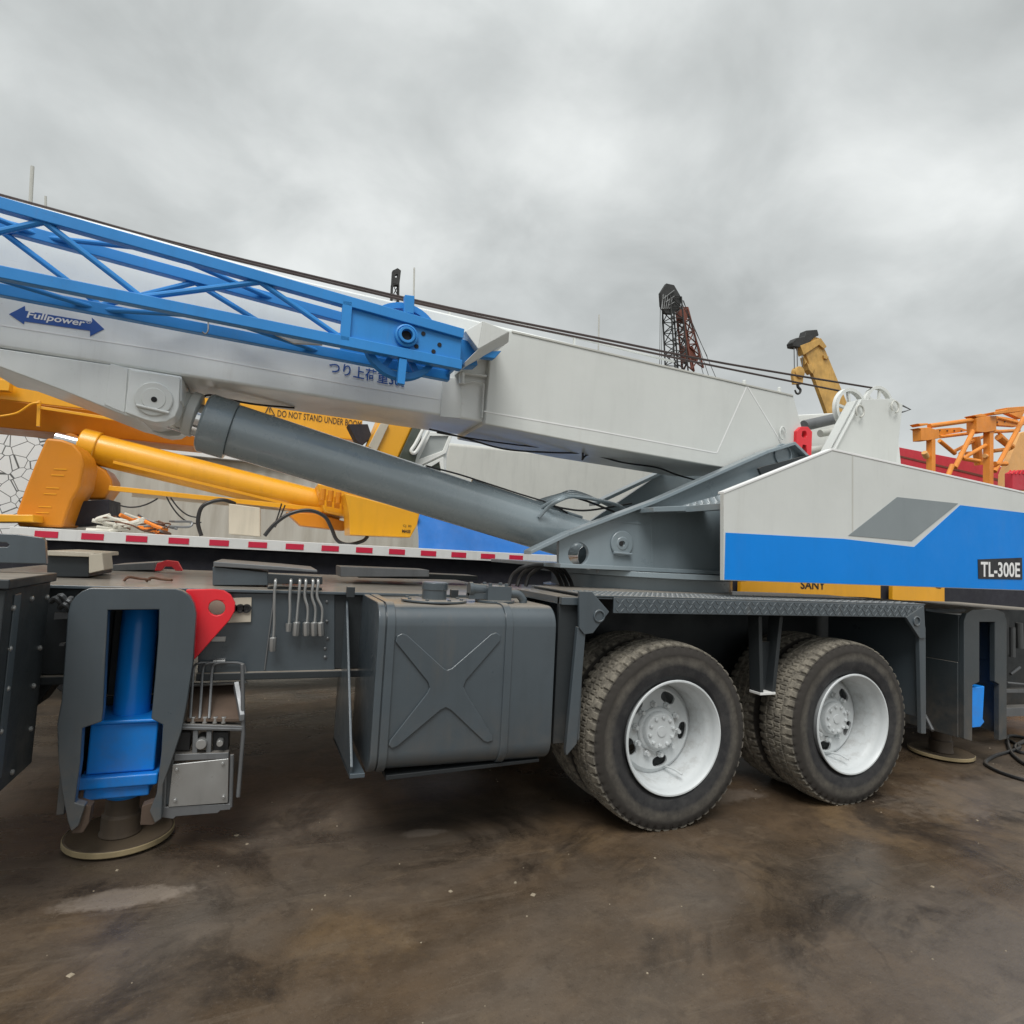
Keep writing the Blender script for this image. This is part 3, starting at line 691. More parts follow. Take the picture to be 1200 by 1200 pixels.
for (p, q) in (((622, 645), (668, 623)), ((668, 623), (770, 585)), ((770, 585), (900, 527.5)), ((900, 527.5), (932, 517.5)), ((932, 517.5), (950, 535))):
    A = at(*p, NY-.06); B = at(*q, NY-.06)
    b.hull([A, A+Vector((0, .11, 0)), A+Vector((0, .11, -.025)), A+Vector((0, 0, -.025))], [B, B+Vector((0, .11, 0)), B+Vector((0, .11, -.025)), B+Vector((0, 0, -.025))])
b.build('support_flange', 'crane_grey', npl, .003)
b = MB(); c = at(728, 637, NY); b.lathe([(.085, .0), (.085, -.012), (.08, -.016), (.045, -.016), (.04, -.02), (.018, -.02), (.016, -.005)], c, 'Y', 32)
c2 = at(728, 649, NY); b.tube([c2+Vector((-.07, -.02, .005)), c2+Vector((.07, -.02, .0))], .010, 8); b.build('cylinder_pin', 'crane_grey', npl, .002)
b = MB(); c = at(728, 637, NY-.022); b.lathe([(.016, .004), (.016, -.002)], c, 'Y', 16); b.build('pin_hole', 'void', npl, 0, split=True)
b = MB(); c = at(917, 533, NY); b.lathe([(.085, .0), (.085, -.012), (.078, -.014), (.072, -.012), (.072, 0)], c, 'Y', 32, cap=False); b.build('pivot_boss', 'crane_grey', npl, .002)
b = MB(); b.pl([(763, 606), (764, 668), (766, 668), (765, 606)], NY-.004, .01); b.pl([(716, 610), (762, 613), (762, 615), (716, 612)], NY-.004, .01); b.build('support_seam', 'crane_grey', npl, .001)
b = MB(); c = at(677, 652, .98); b.lathe([(.085, -.16), (.085, .0)], c, 'Y', 24); b.build('cylinder_eye', 'chrome', TC, .002)
FY = 1.72
b = MB(); b.pl([(690, 612), (770, 558), (790, 547), (960, 500), (980, 520), (960, 640), (690, 650)], FY, .04); fp = b.build('boom_support', 'crane_grey', TC, .004)
b = MB(); A, B = at(700, 588, FY-.08), at(783, 549, FY-.08)
b.hull([A, A+Vector((0, .14, 0)), A+Vector((0, .14, -.03)), A+Vector((0, 0, -.03))], [B, B+Vector((0, .14, 0)), B+Vector((0, .14, -.03)), B+Vector((0, 0, -.03))]); b.build('support_flange', 'crane_grey', fp, .003)
b = MB()
for k in range(4):
    yk = .80+.09*k; b.tube(smooth_path([at(632-7*k, 606-2*k, yk+.12), at(642-5*k, 595-2*k, yk+.08), at(656, 586-2*k, yk), at(672, 582-2*k, yk+.1), at(700, 586, yk+.2), at(728, 594+2*k, yk+.3), at(748, 612, yk+.3), at(752, 630, yk+.3)]), .013, 8)
b.build('hose_bundle', 'cylinder_grey', TC, 0, split=True)
b = MB()
for k in range(3): b.tube(smooth_path([at(596+10*k, 687, .95), at(601+10*k, 674, .95), at(613+10*k, 665, .9), at(630+8*k, 662, .88), at(648+6*k, 668, .9), at(656+6*k, 680, .95), at(660+6*k, 692, .95)]), .014, 8)
b.build('swivel_hose', 'hose_black', TC, 0, split=True)
b = MB(); b.box(.02, .20, .74, .9, 1.40, 1.52); b.build('swivel_valve', 'crane_grey', TC, .006, split=True)
for px in (700, 745, 790, 835):
    b = MB(); c = at(px, 668+(px-655)*.04, .69); b.lathe([(.012, -.008), (.012, .012), (.007, .016)], c, 'Z', 6); b.build('flange_bolt', 'steel_dull', TC, 0)
# walkway pocket between the support and the white side panel
b = MB(); b.pl([(766, 594), (848, 591), (848, 598), (766, 600)], .50, .21); b.pl([(852, 592), (960, 548), (990, 548), (990, 672), (852, 672)], .62, .03); b.build('walkway_wall', 'crane_grey', TC, .004)
A = [at(846, 582, .14), at(985, 545, .14), at(985, 545, .14)+Vector((.3, .5, .0)), at(846, 582, .14)+Vector((.25, .5, .0))]
b = MB(); W = [(.40, 1.82), (1.30, 2.10), (1.9, 2.12), (1.9, 2.08), (1.3, 2.06), (.40, 1.78)]; b.plate(W, .16, .60)
walk = b.build('walkway', 'crane_grey', TC, .003)
b = MB(); nn = 34
sl = (2.10-1.82)/.9
for i in range(nn):
    for j in range(12):
        x = .42+.88*(i+.5*(j % 2))/nn; loz(x, .18+.034*j, 1.82+(x-.40)*sl+.001, R(45) if (i+j) % 2 else R(-45), top=True)
b.build('chequer_tread', 'crane_grey', walk, 0)
b = MB(); b.pl([(889, 549), (893, 547), (948, 533), (948, 543), (893, 558)], .64, .02); b.build('dark_slot', 'carrier_dark', TC, .002)
# white side panel with paint scheme and badge
SY = .10
tl = at(848, 577, SY); tk = at(975, 526.5, SY); tr = at(1200, 577, SY); br = at(1200, 692, SY); bl = at(848, 680, SY)
def ext(p, q, x): return (x, p.z+(q.z-p.z)*(x-p.x)/(q.x-p.x))
XE = 4.5
b = MB(); b.mi = 0
b.plate([(bl.x, bl.z), ext(bl, br, XE), ext(tk, tr, XE), (tk.x, tk.z), (tl.x, tl.z)], SY, SY+.03)
b.mi = 1
blue = [(at(848, 624, SY).x, at(848, 624, SY).z)]+xz([(988, 631.5), (1071, 641), (1125, 592)], SY)+[ext(at(1125, 592, SY), at(1200, 601, SY), XE-.02), (XE-.02, ext(bl, br, XE)[1]+.004), (bl.x+.004, bl.z+.004)]
blue[0] = (bl.x+.004, blue[0][1])
b.plate(blue, SY-.003, SY-.0005)
b.mi = 2; b.plate(xz([(994, 627.5), (1051, 582.5), (1122.5, 590), (1068, 634)], SY), SY-.003, SY-.0005)
b.mi = 3; bp_ = xz([(1145, 655.5), (1196.5, 653.5), (1197, 679), (1145.5, 678)], SY); b.plate(bp_, SY-.007, SY-.0035)
b.mi = 4; q0 = at(1148, 676, SY); q1 = at(1194, 676.5, SY); q2 = at(1148, 658, SY)
b.text('TL-300E', q0.x, q0.z, q1.x-q0.x, q2.z-q0.z, SY-.0085, bold=.022, slope=(q1.z-q0.z)/(q1.x-q0.x))
sp_ = b.build('side_panel', ['panel_white', 'panel_blue', 'panel_grey', 'decal_black', 'decal_white'], TC, .0015)
b = MB()                                              # white capping along the top edge, seam below the bracket
P = [tl, tk, Vector((XE, SY, ext(tk, tr, XE)[1]))]
for p, q in zip(P, P[1:]): b.hull([p+Vector((0, -.004, .006)), p+Vector((0, .05, .006)), p+Vector((0, .05, -.008)), p+Vector((0, -.004, -.008))], [q+Vector((0, -.004, .006)), q+Vector((0, .05, .006)), q+Vector((0, .05, -.008)), q+Vector((0, -.004, -.008))])
b.build('panel_capping', 'decal_white', sp_, .002)
b = MB(); b.pl([(998.6, 533), (1000, 533), (1000, 626), (998.6, 626)], SY-.002, .003); b.build('panel_seam', 'boom_white_shade', sp_, 0)
b = MB(); zt = ext(tk, tr, XE)[1]
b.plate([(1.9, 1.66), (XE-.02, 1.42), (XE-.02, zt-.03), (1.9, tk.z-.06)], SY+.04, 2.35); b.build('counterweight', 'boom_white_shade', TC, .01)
# rope bracket with two sheaves and the winch behind it
GY = .78
b = MB(); b.pl([(966, 545), (1007, 468), (1047, 467), (1058, 474), (1050, 545)], GY, .03)
A = xz([(966, 545), (1007, 468)], GY); b.plate([A[0], A[1], (A[1][0]+.02, A[1][1]), (A[0][0]+.02, A[0][1])], GY-.02, GY+.12)
gb = b.build('rope_bracket', 'panel_white', TC, .004)
b = MB(); b.pl([(990, 545), (1016, 485), (1050, 484), (1056, 545)], 1.45, .03); b.build('rope_bracket', 'boom_white', TC, .004)
def sheave(c, r, name, parent, mat, spokes=5, w=.045, ph=0.):
    b = MB(); b.lathe([(r*.84, -w/2), (r, -w/2), (r*.93, 0), (r, w/2), (r*.84, w/2)], c, 'Y', 56, cap=False); b.lathe([(r*.84, w/2), (r*.84, -w/2)], c, 'Y', 56, cap=False)
    b.lathe([(r*.16, -w*.7), (r*.16, w*.7)], c, 'Y', 24)
    for k in range(spokes):
        a = 2*math.pi*k/spokes+ph; b.bar(c, c+Vector((math.cos(a), 0, math.sin(a)))*r*.87, w*.5, r*.12, Vector((0, 1, 0)))
    return b.build(name, mat, parent, .002)
s1 = at(996, 480, .95); s2 = at(1029, 475, 1.25)
sheave(s1, .185, 'sheave', gb, 'boom_white', 5, ph=.5); sheave(s2, .185, 'sheave', gb, 'boom_white', 5, ph=.2)
b = MB()
for px, py in ((1006, 483), (1047, 478)):
    c = at(px, py, GY); pth = [c+Vector((.045*math.cos(t*.5)-.02, -.03, .05*math.sin(t*.5))) for t in range(-3, 9)]; b.tube(pth, .008, 6)
b.build('rope_guard', 'boom_white_shade', gb, 0, split=True)
b = MB(); b.tube([at(1057, 475, GY+.1), at(1067, 480, GY+.1), at(1057, 483, GY+.1)], .008, 6); b.build('bracket_hook', 'steel_dull', gb, 0)
b = MB(); b.pl([(935, 486), (996, 483), (1000, 545), (936, 545)], 1.5, .5); wn = b.build('winch_housing', 'cab_white', TC, .01)
b = MB(); b.tube([at(942, 499, 1.3), at(990, 488, 1.3)], .05, 16); b.build('winch_drum', 'steel_dull', wn, .004)
b = MB(); b.tube([at(961, 508, 1.25), at(995, 502, 1.25)], .035, 14); b.tube([at(938, 530, 1.2), at(985, 522, 1.2)], .035, 14); b.build('winch_pipe', 'boom_white_shade', wn, .004, split=True)
b = MB(); b.pl([(933, 531), (934, 505), (939, 500), (947, 500), (952, 506), (951, 534), (946, 534), (945, 522), (941, 521), (939, 531)], .745, .05, [[(942.5+3*math.cos(t*.5236), 509+4.5*math.sin(t*.5236)) for t in range(12)]]); b.build('tie_lug', 'signal_red', TC, .003)

# --- boom
BY0, BY1 = .83, 1.33
def bz(p): return xz([p], BY0)[0]
b = MB()
top = [(-30, 220.5), (150, 270), (350, 327), (525, 367), (670, 402), (790, 431), (830, 441)]
bot = [(830, 536), (568, 495), (213, 440), (-30, 402)]
TP = xz(top, BY0); BP = xz(bot, BY0)
dxl = -5.6
b.plate([(dxl, TP[0][1]+(TP[0][1]-TP[3][1])/(TP[0][0]-TP[3][0])*(dxl-TP[0][0]))]+TP+BP+[(dxl, BP[-1][1]+.05)], BY0, BY1)
bm_ = b.build('boom', 'boom_main', TC, .016, seg=3)
b = MB(); wl = xz([(0, 381), (200, 412), (400, 449), (545, 473)], BY0)
for p, q in zip(wl, wl[1:]): b.bar((p[0], BY0, p[1]), (q[0], BY0, q[1]), .003, .006)
b.build('boom_weld', 'decal_white', bm_, 0)
b = MB(); P = [(-30, 424), (0, 430), (75, 458), (147, 487), (160, 490), (213, 470), (213, 441), (147, 430), (-30, 404)]
b.plate(xz(P, BY0-.005), BY0-.005, BY1+.005); b.build('boom_keel', 'boom_main', bm_, .006)
b = MB(); P = [(152, 432.5), (211, 441.5), (209.5, 478), (205, 488), (195, 494), (182, 495), (170, 492), (146, 483)]; b.plate(xz(P, BY0-.04), BY0-.04, BY0+.1)
lg = b.build('cylinder_lug', 'boom_main', bm_, .006)
b = MB(); b.plate(xz(P, BY0-.04), BY1-.1, BY1+.04); b.build('cylinder_lug', 'boom_white', bm_, .006)
b = MB(); P = [(129, 426), (150, 431), (146, 484), (122, 474)]; b.plate(xz(P, BY0-.012), BY0-.012, BY0+.1); b.build('lug_doubler', 'boom_main', bm_, .003)
b = MB(); c = at(180.5, 468, BY0-.04); b.lathe([(.088, 0), (.088, -.010), (.083, -.014), (.055, -.014), (.055, -.018), (.012, -.018)], c, 'Y', 36)
c2 = at(180, 480, BY0-.04); b.tube([c2+Vector((-.075, -.022, .008)), c2+Vector((.075, -.022, -.012))], .008, 8); b.build('lug_pin', 'boom_white', lg, .002)
b = MB(); c = at(180.5, 468, BY0-.06); b.lathe([(.014, .01), (.014, -.001)], c, 'Y', 16); b.build('pin_hole', 'void', lg, 0, split=True)
# wide foot section of the boom
b = MB(); KY = .775
P = [(568, 497), (572, 445), (574, 420), (583, 384), (600, 387.5), (770, 426), (875, 452), (930, 463), (941, 505), (938, 530), (912, 548), (850, 548.5), (700, 523)]
b.plate(xz(P, KY), KY, 1.385)
bf = b.build('boom_foot', 'panel_white', bm_, .010)
b = MB(); 
for (p, q) in (((567, 482), (700, 505)), ((700, 505), (840, 531)), ((875, 453), (840, 531)), ((876, 453), (911, 511)), ((911, 511), (916, 522))):
    A, B = at(*p, KY), at(*q, KY); b.bar(A, B, .004, .008)
b.build('boom_weld', 'decal_white', bf, 0)
b = MB(); P = [(600, 387), (930, 462.5), (930, 464.5), (600, 389.5)]; b.plate(xz(P, KY-.006), KY-.006, KY+.01); b.build('foot_edge', 'boom_white_shade', bf, .002)
b = MB()
for px, py in ((872, 451), (913, 459)): c = at(px, py, KY+.05); b.lathe([(.015, -.01), (.015, .03), (.008, .036)], c, 'Z', 10)
c = at(915, 508, KY); pth = [c+Vector((.03*math.cos(t*.6), -.02, .05*math.sin(t*.6))) for t in range(0, 9)]; b.tube(pth, .006, 6)
b.build('foot_stud', 'boom_white', bf, .001, split=True)
# top rail beside the rope, sleeve joint fittings
b = MB(); rl = [at(x, y, 1.22) for x, y in ((300, 308), (450, 345), (520, 360), (680, 397), (790, 424))]
for p, q in zip(rl, rl[1:]): b.bar(p, q, .02, .012)
for px, py in ((527, 362), (673, 395)):
    p = at(px, py, 1.22); b.bar(p, p-Vector((0, 0, .10)), .012, .02)
b.build('boom_top_rail', 'boom_white', bm_, .001)
b = MB(); b.pl([(519, 442), (541, 444), (540, 490), (516, 488)], BY0-.012, .03); b.tube([at(541, 437, BY0-.03), at(570, 441, BY0-.03)], .010, 8); b.tube([at(541, 437, BY0-.03), at(541, 450, BY0-.03)], .02, 8)
b.tube([at(541, 450, BY0-.03), at(555, 447, BY0-.03), at(567, 450, BY0-.03), at(565, 490, BY0-.03)], .006, 6); b.build('boom_collar', 'boom_white', bm_, .003)
# lettering on the boom
b = MB(); A = xz([(10.5, 368), (29, 358.5), (29.5, 364), (108, 377), (107.5, 372), (122, 385.5), (105.5, 394), (105.5, 387.5), (28.5, 376.5), (28, 380)], BY0-.0025); b.plate(A, BY0-.0025, BY0+.001)
b.mi = 1; p0 = at(29, 374.5, BY0); p1 = at(99, 385, BY0); p2 = at(29, 365, BY0); b.text('Fullpower', p0.x+.005, p0.z, (p1.x-p0.x)-.01, (p2.z-p0.z)*1.1, BY0-.004, shear=.2, bold=.02, slope=(p1.z-p0.z)/(p1.x-p0.x)); 
p3 = at(100.5, 379, BY0); b.text('®', p3.x, p3.z, .025, .025, BY0-.004); b.build('arrow_decal', ['decal_blue', 'decal_white'], bm_, 0)
b = MB(); p0 = at(385, 437, BY0); p1 = at(473, 455, BY0); p2 = at(385, 427, BY0)
b.text('つり上荷重30t', p0.x, p0.z, p1.x-p0.x, (p2.z-p0.z)*1.5, BY0-.004, bold=.012, slope=(p1.z-p0.z)/(p1.x-p0.x)*1.0); b.build('load_lettering', 'decal_blue', bm_, 0)
# cables hanging below the boom
b = MB(); b.tube(smooth_path([at(503, 503, 1.1), at(540, 512, 1.1), at(590, 526, 1.1), at(640, 530, 1.1), at(684, 531, 1.1)]), .006, 6); b.tube(smooth_path([at(512, 507, 1.15), at(560, 515, 1.15), at(620, 523, 1.15), at(684, 528, 1.15)]), .005, 6)
b.tube(smooth_path([at(682, 539, 1.1), at(688, 533, 1.1), at(700, 534, 1.1), at(730, 542, 1.1), at(770, 548, 1.1), at(795, 557, 1.1), at(830, 566, 1.1), at(860, 572, 1.1)]), .007, 6); b.tube([at(683, 528, 1.05), at(683, 538, 1.05)], .008, 6)
b.build('boom_cable', 'hose_black', bm_, 0, split=True)
b = MB(); b.tube(smooth_path([at(232, 476, 1.15), at(238, 466, 1.1), at(246, 463, 1.1), at(262, 467, 1.1), at(300, 474, 1.15), at(345, 478, 1.2)]), .006, 6); b.build('boom_cable', 'hose_black', bm_, 0, split=True)

# --- lift cylinder
CY = 1.08
p0 = at(240, 495, CY); p1 = at(272, 504, CY); p2 = at(690, 637, CY); ax = (p2-p0).normalized()
b = MB(); L = (p2-p1).length
b.lathe([(.150, 0), (.154, .004), (.154, L-.02), (.14, L)], p1, ax, 56); lc = b.build('lift_cylinder', 'cylinder_grey', TC, .003)
b = MB(); L2 = (p1-p0).length; b.lathe([(.10, -.01), (.160, -.008), (.172, .006), (.172, L2-.012), (.166, L2)], p0, ax, 56); b.build('cylinder_head', 'cylinder_grey', lc, .003)
b = MB(); b.lathe([(.095, -.26), (.095, .02)], p0, ax, 40); b.build('cylinder_rod', 'chrome', lc, .002)
b = MB(); e = at(186, 473, CY); b.lathe([(.13, -.12), (.14, -.11), (.14, .11), (.13, .12)], e, 'Y', 36); b.lathe([(.10, .0), (.115, .05), (.115, .15), (.128, .155), (.128, .20), (.10, .21)], e, ax, 32); b.build('rod_eye', 'boom_white', lc, .004)
b = MB(); A = [at(x, y, CY-.06) for x, y in ((500, 547), (537, 556.5), (570, 567), (610, 580), (645, 591), (665, 602))]
b.tube(smooth_path([p+Vector((0, 0, .004)) for p in A]), .005, 8); b.tube(smooth_path([p+Vector((0, .03, .012)) for p in A]), .004, 8)
b.tube(smooth_path([at(640, 603, 1.0), at(647, 592, 1.05), at(655, 584, 1.1), at(668, 582, 1.1), at(690, 588, 1.1), at(720, 600, 1.1)]), .008, 8); b.tube(smooth_path([at(636, 592, .98), at(645, 592, 1.0), at(662, 596, 1.0), at(690, 598, 1.0), at(740, 590, 1.2)]), .007, 8)
b.build('cylinder_hose', 'hose_black', lc, 0, split=True)
b = MB(); q1 = p1+ax*(L*.62); q2 = p1+ax*(L*.97); up = Vector((-.1, -.25, .96)).normalized()*.165; b.tube([q1+up, q2+up], .012, 8); b.build('cylinder_pipe', 'crane_grey', lc, 0)

# --- lattice jib stowed on the boom side
JN, JF = .42, .66
JX0, JX1 = -5.4, -1.21
def jt(x): return 2.835+(x+3.309)*(2.650-2.835)/(2.088)
def jb(x): return 2.536+(x+3.282)*(2.473-2.536)/(2.082)
jb_obj = None
hx0, hx1 = -1.84, -1.215
b = MB(); b.plate([(hx0, jb(hx0)), (hx1, jb(hx1)), (hx1, jt(hx1)), (hx0, jt(hx0)-.01)], JN-.005, JN+.015); b.plate([(hx0, jb(hx0)), (hx1, jb(hx1)), (hx1, jt(hx1)), (hx0, jt(hx0)-.01)], JF-.015, JF+.005)
b.box(hx1-.02, hx1, JN, JF, jb(hx1), jt(hx1)); b.bar((hx0, JN-.01, jt(hx0)), (hx0, JN-.01, jb(hx0)), .05, .03, Vector((0, 1, 0)))
jib = b.build('lattice_jib', 'jib_blue', TC, .004)
for y in (JN, JF):
    for f in (jt, jb):
        b = MB(); b.bar((JX0, y, f(JX0)), (JX1, y, f(JX1)), .05, .055); b.build('chord', 'jib_blue', jib, .004)
b = MB(); tops = [at(x, 0, JN).x for x in (-195, 58, 308)]
tx = [-5.25, -4.18, -3.11, -2.19, -1.86]; bx = [-4.72, -3.62, -2.62, -1.86]
tx = [-5.28, -4.22, at(52, 255, JN).x, at(305, 328, JN).x]; bx = [-4.72, tx[2]-.42, at(166, 345, JN).x, at(400, 392, JN).x]
seq = [(tx[0], 1), (bx[0], 0), (tx[1], 1), (bx[1], 0), (tx[2], 1), (bx[2], 0), (tx[3], 1), (bx[3], 0)]
pt = lambda x, t, y: Vector((x, y, (jt(x)-.02) if t else (jb(x)+.02)))
for (x0_, t0), (x1_, t1) in zip(seq, seq[1:]): b.tube([pt(x0_, t0, JN), pt(x1_, t1, JN)], .0145, 10)
for (x0_, t0), (x1_, t1) in zip(seq, seq[1:]): b.tube([pt(x0_+.18, 1-t0, JF), pt(x1_+.18, 1-t1, JF)], .0145, 10)
for t in (1, 0):
    f = jt if t else jb; xs = [-5.3+.52*k for k in range(7)]; off = .0 if t else .25
    for k, x in enumerate(xs[:-1]):
        ya, yb = (JN, JF) if k % 2 else (JF, JN)
        b.tube([(x+off, ya, f(x+off)), (min(xs[k+1]+off, -1.9), yb, f(min(xs[k+1]+off, -1.9)))], .0125, 10)
b.build('lattice_bracing', 'jib_blue', jib, 0)
sc_ = at(471, 401, .50)
sheave(sc_, .212, 'jib_sheave', jib, 'jib_blue', 6, w=.06)
b = MB(); c = at(476, 394, JN-.01); b.lathe([(.062, .01), (.062, -.014), (.052, -.02), (.048, -.014), (.044, -.03), (.030, -.03), (.028, .0)], c, 'Y', 32, cap=False); b.build('sheave_hub', 'jib_blue', jib, .002)
b = MB(); b.lathe([(.028, -.001), (.028, -.004)], c, 'Y', 20)
for px, py in ((496, 391), (515, 404), (508, 412), (488, 406)): b.lathe([(.012, .002), (.012, -.003)], at(px, py, JN-.006), 'Y', 10)
b.build('hub_bore', 'void', jib, 0, split=True)
b = MB(); b.pl([(474.5, 345), (486, 346.5), (485, 368), (473.5, 366)], JN-.02, .04); b.pl([(468, 419), (477.5, 421), (474.5, 451), (466, 449)], JN-.02, .04); b.build('rope_keeper', 'jib_blue', jib, .004, split=True)
b = MB(); b.pl([(352, 402), (520, 428), (519, 433), (430, 417), (352, 408)], JF+.02, .03); b.pl([(527, 392), (556, 402), (560, 428), (527, 428)], .50, .1); b.pl([(560, 412), (588, 411), (580, 420), (562, 418)], .45, .05); b.build('jib_stay', 'jib_blue', jib, .004, split=True)
b = MB(); b.tube(smooth_path([at(244, 378, .41), at(244, 387, .4), at(241, 391, .4), at(237, 389, .4)]), .004, 6); b.build('jib_hook', 'steel_dull', jib, 0)
b = MB(); b.pl([(313, 388), (350, 391), (378, 404), (345, 402)], JF-.14, .02); b.build('jib_slot', 'boom_white_shade', jib, .001)
# bracket that carries the jib on the boom
b = MB(); K = Vector((.05, .40, .06))
T = [at(545, 388, .43), at(566, 376, .40), at(560.5, 409, .40)]; b.hull(T, [p+K for p in T])
T = [at(566, 376, .40), at(597, 388.5, .42), at(560.5, 409, .40)]; b.hull(T, [p+K for p in T])
T = [at(597, 388.5, .42), at(596, 401, .45), at(545, 429.5, .45), at(545, 424, .44), at(560.5, 409, .40)]; b.hull(T, [p+K for p in T])
b.build('jib_bracket', 'boom_white', bm_, .003)

# --- hoist ropes
UP = [(-120, 196), (67, 247), (200, 283.5), (350, 320), (525, 360.5), (700, 396), (850, 426), (1022, 454.5)]
LO = [(-120, 197), (67, 249), (200, 285.5), (350, 322.5), (525, 363.5), (700, 400), (850, 431.5), (986, 458.5)]
for pth, ya, yb, rr in ((UP, 1.03, 1.25, .0095), (LO, 1.0, 1.0, .0085)):
    b = MB(); b.tube(smooth_path([at(x, y, ya+(yb-ya)*max(0, (x-300)/722)) for x, y in pth], 5), rr, 8); b.build('hoist_rope', 'rope_dark', TC, 0)

# ------------------------------------------------------------------ rods hanging on the rack (each can be lifted off)
rods = [((323, 681), (319.5, 756), 1), ((341, 681), (338, 740), 0), ((351.5, 681), (347, 738), 1), ((358.5, 681), (359, 738), 1), ((367, 681), (368, 738), 1), ((373, 681), (376, 738), 1)]
desc = ['longest thin steel rod hanging apart from the others on the rack', 'plain steel rod without socket, second along the rack', 'bent steel rod with socket end, third along the rack', 'straight steel rod with socket end, fourth along the rack', 'straight steel rod with socket end, fifth along the rack', 'steel rod with socket end nearest the fuel tank']
for (a0, b0, hd), dsc in zip(rods, desc):
    A = at(*a0, .50); B = at(*b0, .50); b = MB()
    b.tube(smooth_path([A+Vector((0, .07, .0)), A+Vector((0, .012, .004)), A-Vector((0, 0, .015)), A-Vector((0, 0, .08)), B+Vector((0, 0, .1)), B]), .0075, 8)
    if hd: b.lathe([(.015, .03), (.018, .02), (.018, -.035), (.012, -.04)], B, (B-A).normalized(), 8)
    else: b.lathe([(.013, .0), (.016, -.04)], B, (B-A).normalized(), 8)
    o = b.build('steel_rod', 'steel_bare', None, 0); tag(o, dsc, 'steel rod', 'steel rods hanging from the rack')

# ------------------------------------------------------------------ yellow crane behind
YC = thing('yellow_crane_truck', (-1.5, 4.6, 0), 'yellow truck crane behind, its deck edged with red and white tape', 'crane truck')
Yd = 3.3
z0, z1 = at(11, 631, Yd).z, at(11, 617, Yd).z; xa, xb = at(11, 620, Yd).x, at(700, 668, Yd).x
b = MB(); b.box(xa, xb, Yd, Yd+.05, z0, z1); b.box(xa, xb, Yd+.05, Yd+2.4, z1-.03, z1-.005); rail = b.build('deck_rail', 'rail_white', YC, .004)
b = MB(); xs = at(41, 622, Yd).x
for k in range(14): b.box(xs+k*.3225, xs+k*.3225+.16, Yd-.004, Yd-.001, z0+.022, z1-.022)
b.build('stripe_marking', 'rail_red', rail, 0, split=True)
b = MB(); b.box(xa-.0, 9, Yd+.12, Yd+2.3, .50, z0-.005); b.box(xa-3, xa, Yd+.3, Yd+2.2, .55, z1-.08); b.build('carrier_body', 'deck_dark', YC, .01, split=True)
for x in (-5, -3.4, .5, 1.9, 5.2, 6.5):
    b = MB(); b.lathe([(.30, -.15), (.50, -.13), (.52, -.08), (.52, .08), (.50, .13), (.30, .15)], (x, Yd+.35, .50), 'Y', 40); b.build('wheel', 'hose_black', YC, .004)
b = MB(); zb = 2.716; b.plate([(-9, zb), (-1.2, zb), (-1.2, zb+.75), (-9, zb+.75)], 4.6, 5.5); yb = b.build('boom', 'crane_yellow', YC, .01)
b = MB(); b.hull([Vector((-9, 4.6, zb)), Vector((-9, 5.5, zb)), Vector((-9, 5.3, zb-.28)), Vector((-9, 4.75, zb-.28))], [Vector((x, y, z)) for x, y, z in ((-2.0, 4.6, zb), (-2.0, 5.5, zb), (-2.0, 5.3, zb-.24), (-2.0, 4.75, zb-.24))]); b.build('boom_belly', 'crane_yellow_deep', yb, .01)  # underside shade is put into the belly's deeper yellow
b = MB(); b.pl([(-30, 440), (12, 446), (10, 458), (-30, 455)], 4.45, .1); b.bar(at(46, 470, 4.55), at(45, 500, 4.55), .03); b.tube(smooth_path([at(0, 488, 4.5), at(20, 484, 4.5), at(36, 474, 4.5), at(46, 472, 4.5)]), .012, 6); b.bar(at(48, 478, 4.55), at(150, 494, 4.55), .03); b.build('boom_fitting', 'crane_yellow', yb, .004)
b = MB(); p0 = at(325, 488, 4.6); p1 = at(413, 499.5, 4.6); b.text('DO NOT STAND UNDER BOOM', p0.x, p0.z, (p1.x-p0.x)*1.12, .075, 4.595, slope=-.01)
p0 = at(328, 478, 4.6); b.text('起重臂下严禁站人', p0.x, p0.z, .75, .10, 4.595)
for (p, q) in (((310, 486), (322, 487)), ((322, 487), (315.5, 475)), ((315.5, 475), (310, 486))): b.bar(at(*p, 4.596), at(*q, 4.596), .008, .008)
b.bar(at(316, 478.5, 4.596), at(316, 483, 4.596), .008, .008)
b.build('boom_lettering', 'decal_black', yb, 0)
cy = 4.7; q0 = at(99, 523, cy); q1 = at(400, 597, cy); a2 = (q1-q0).normalized(); L = (q1-q0).length
b = MB(); b.lathe([(.165, 0), (.165, L)], q0, a2, 40); yl = b.build('lift_cylinder', 'crane_yellow', YC, .004)
b = MB(); b.lathe([(.178, -.03), (.185, -.02), (.185, .12), (.178, .13)], q0, a2, 40); b.bar(q0+a2*.3+Vector((0, -.13, -.10)), q1+Vector((0, -.13, -.10)), .03); b.build('cylinder_head', 'crane_yellow', yl, .003)
b = MB(); b.lathe([(.09, -.25), (.09, 0)], q0, a2, 24); b.build('cylinder_rod', 'chrome', yl, 0)
b = MB(); b.lathe([(.09, -.06), (.09, .06)], at(84, 519, cy), 'Y', 24); b.build('rod_eye', 'crane_yellow_deep', yl, .01)
def lug(px, Y, d, mat, nm):
    b = MB(); b.pl(px, Y, d); return b.build(nm, mat, YC, .025, seg=4)
LG = [(54, 513), (72, 515), (86, 520), (95, 531), (98.5, 543), (94, 570), (84, 587), (73, 618), (20, 617), (19, 600), (30, 570), (40, 545)]
lg = lug(LG, 3.95, .5, 'crane_yellow_deep', 'rest_bracket')
lug([(98, 543), (112, 544), (124, 551), (131, 562), (132, 571), (122, 585), (98, 585)], 4.6, .4, 'crane_yellow_deep', 'rest_bracket')
b = MB()
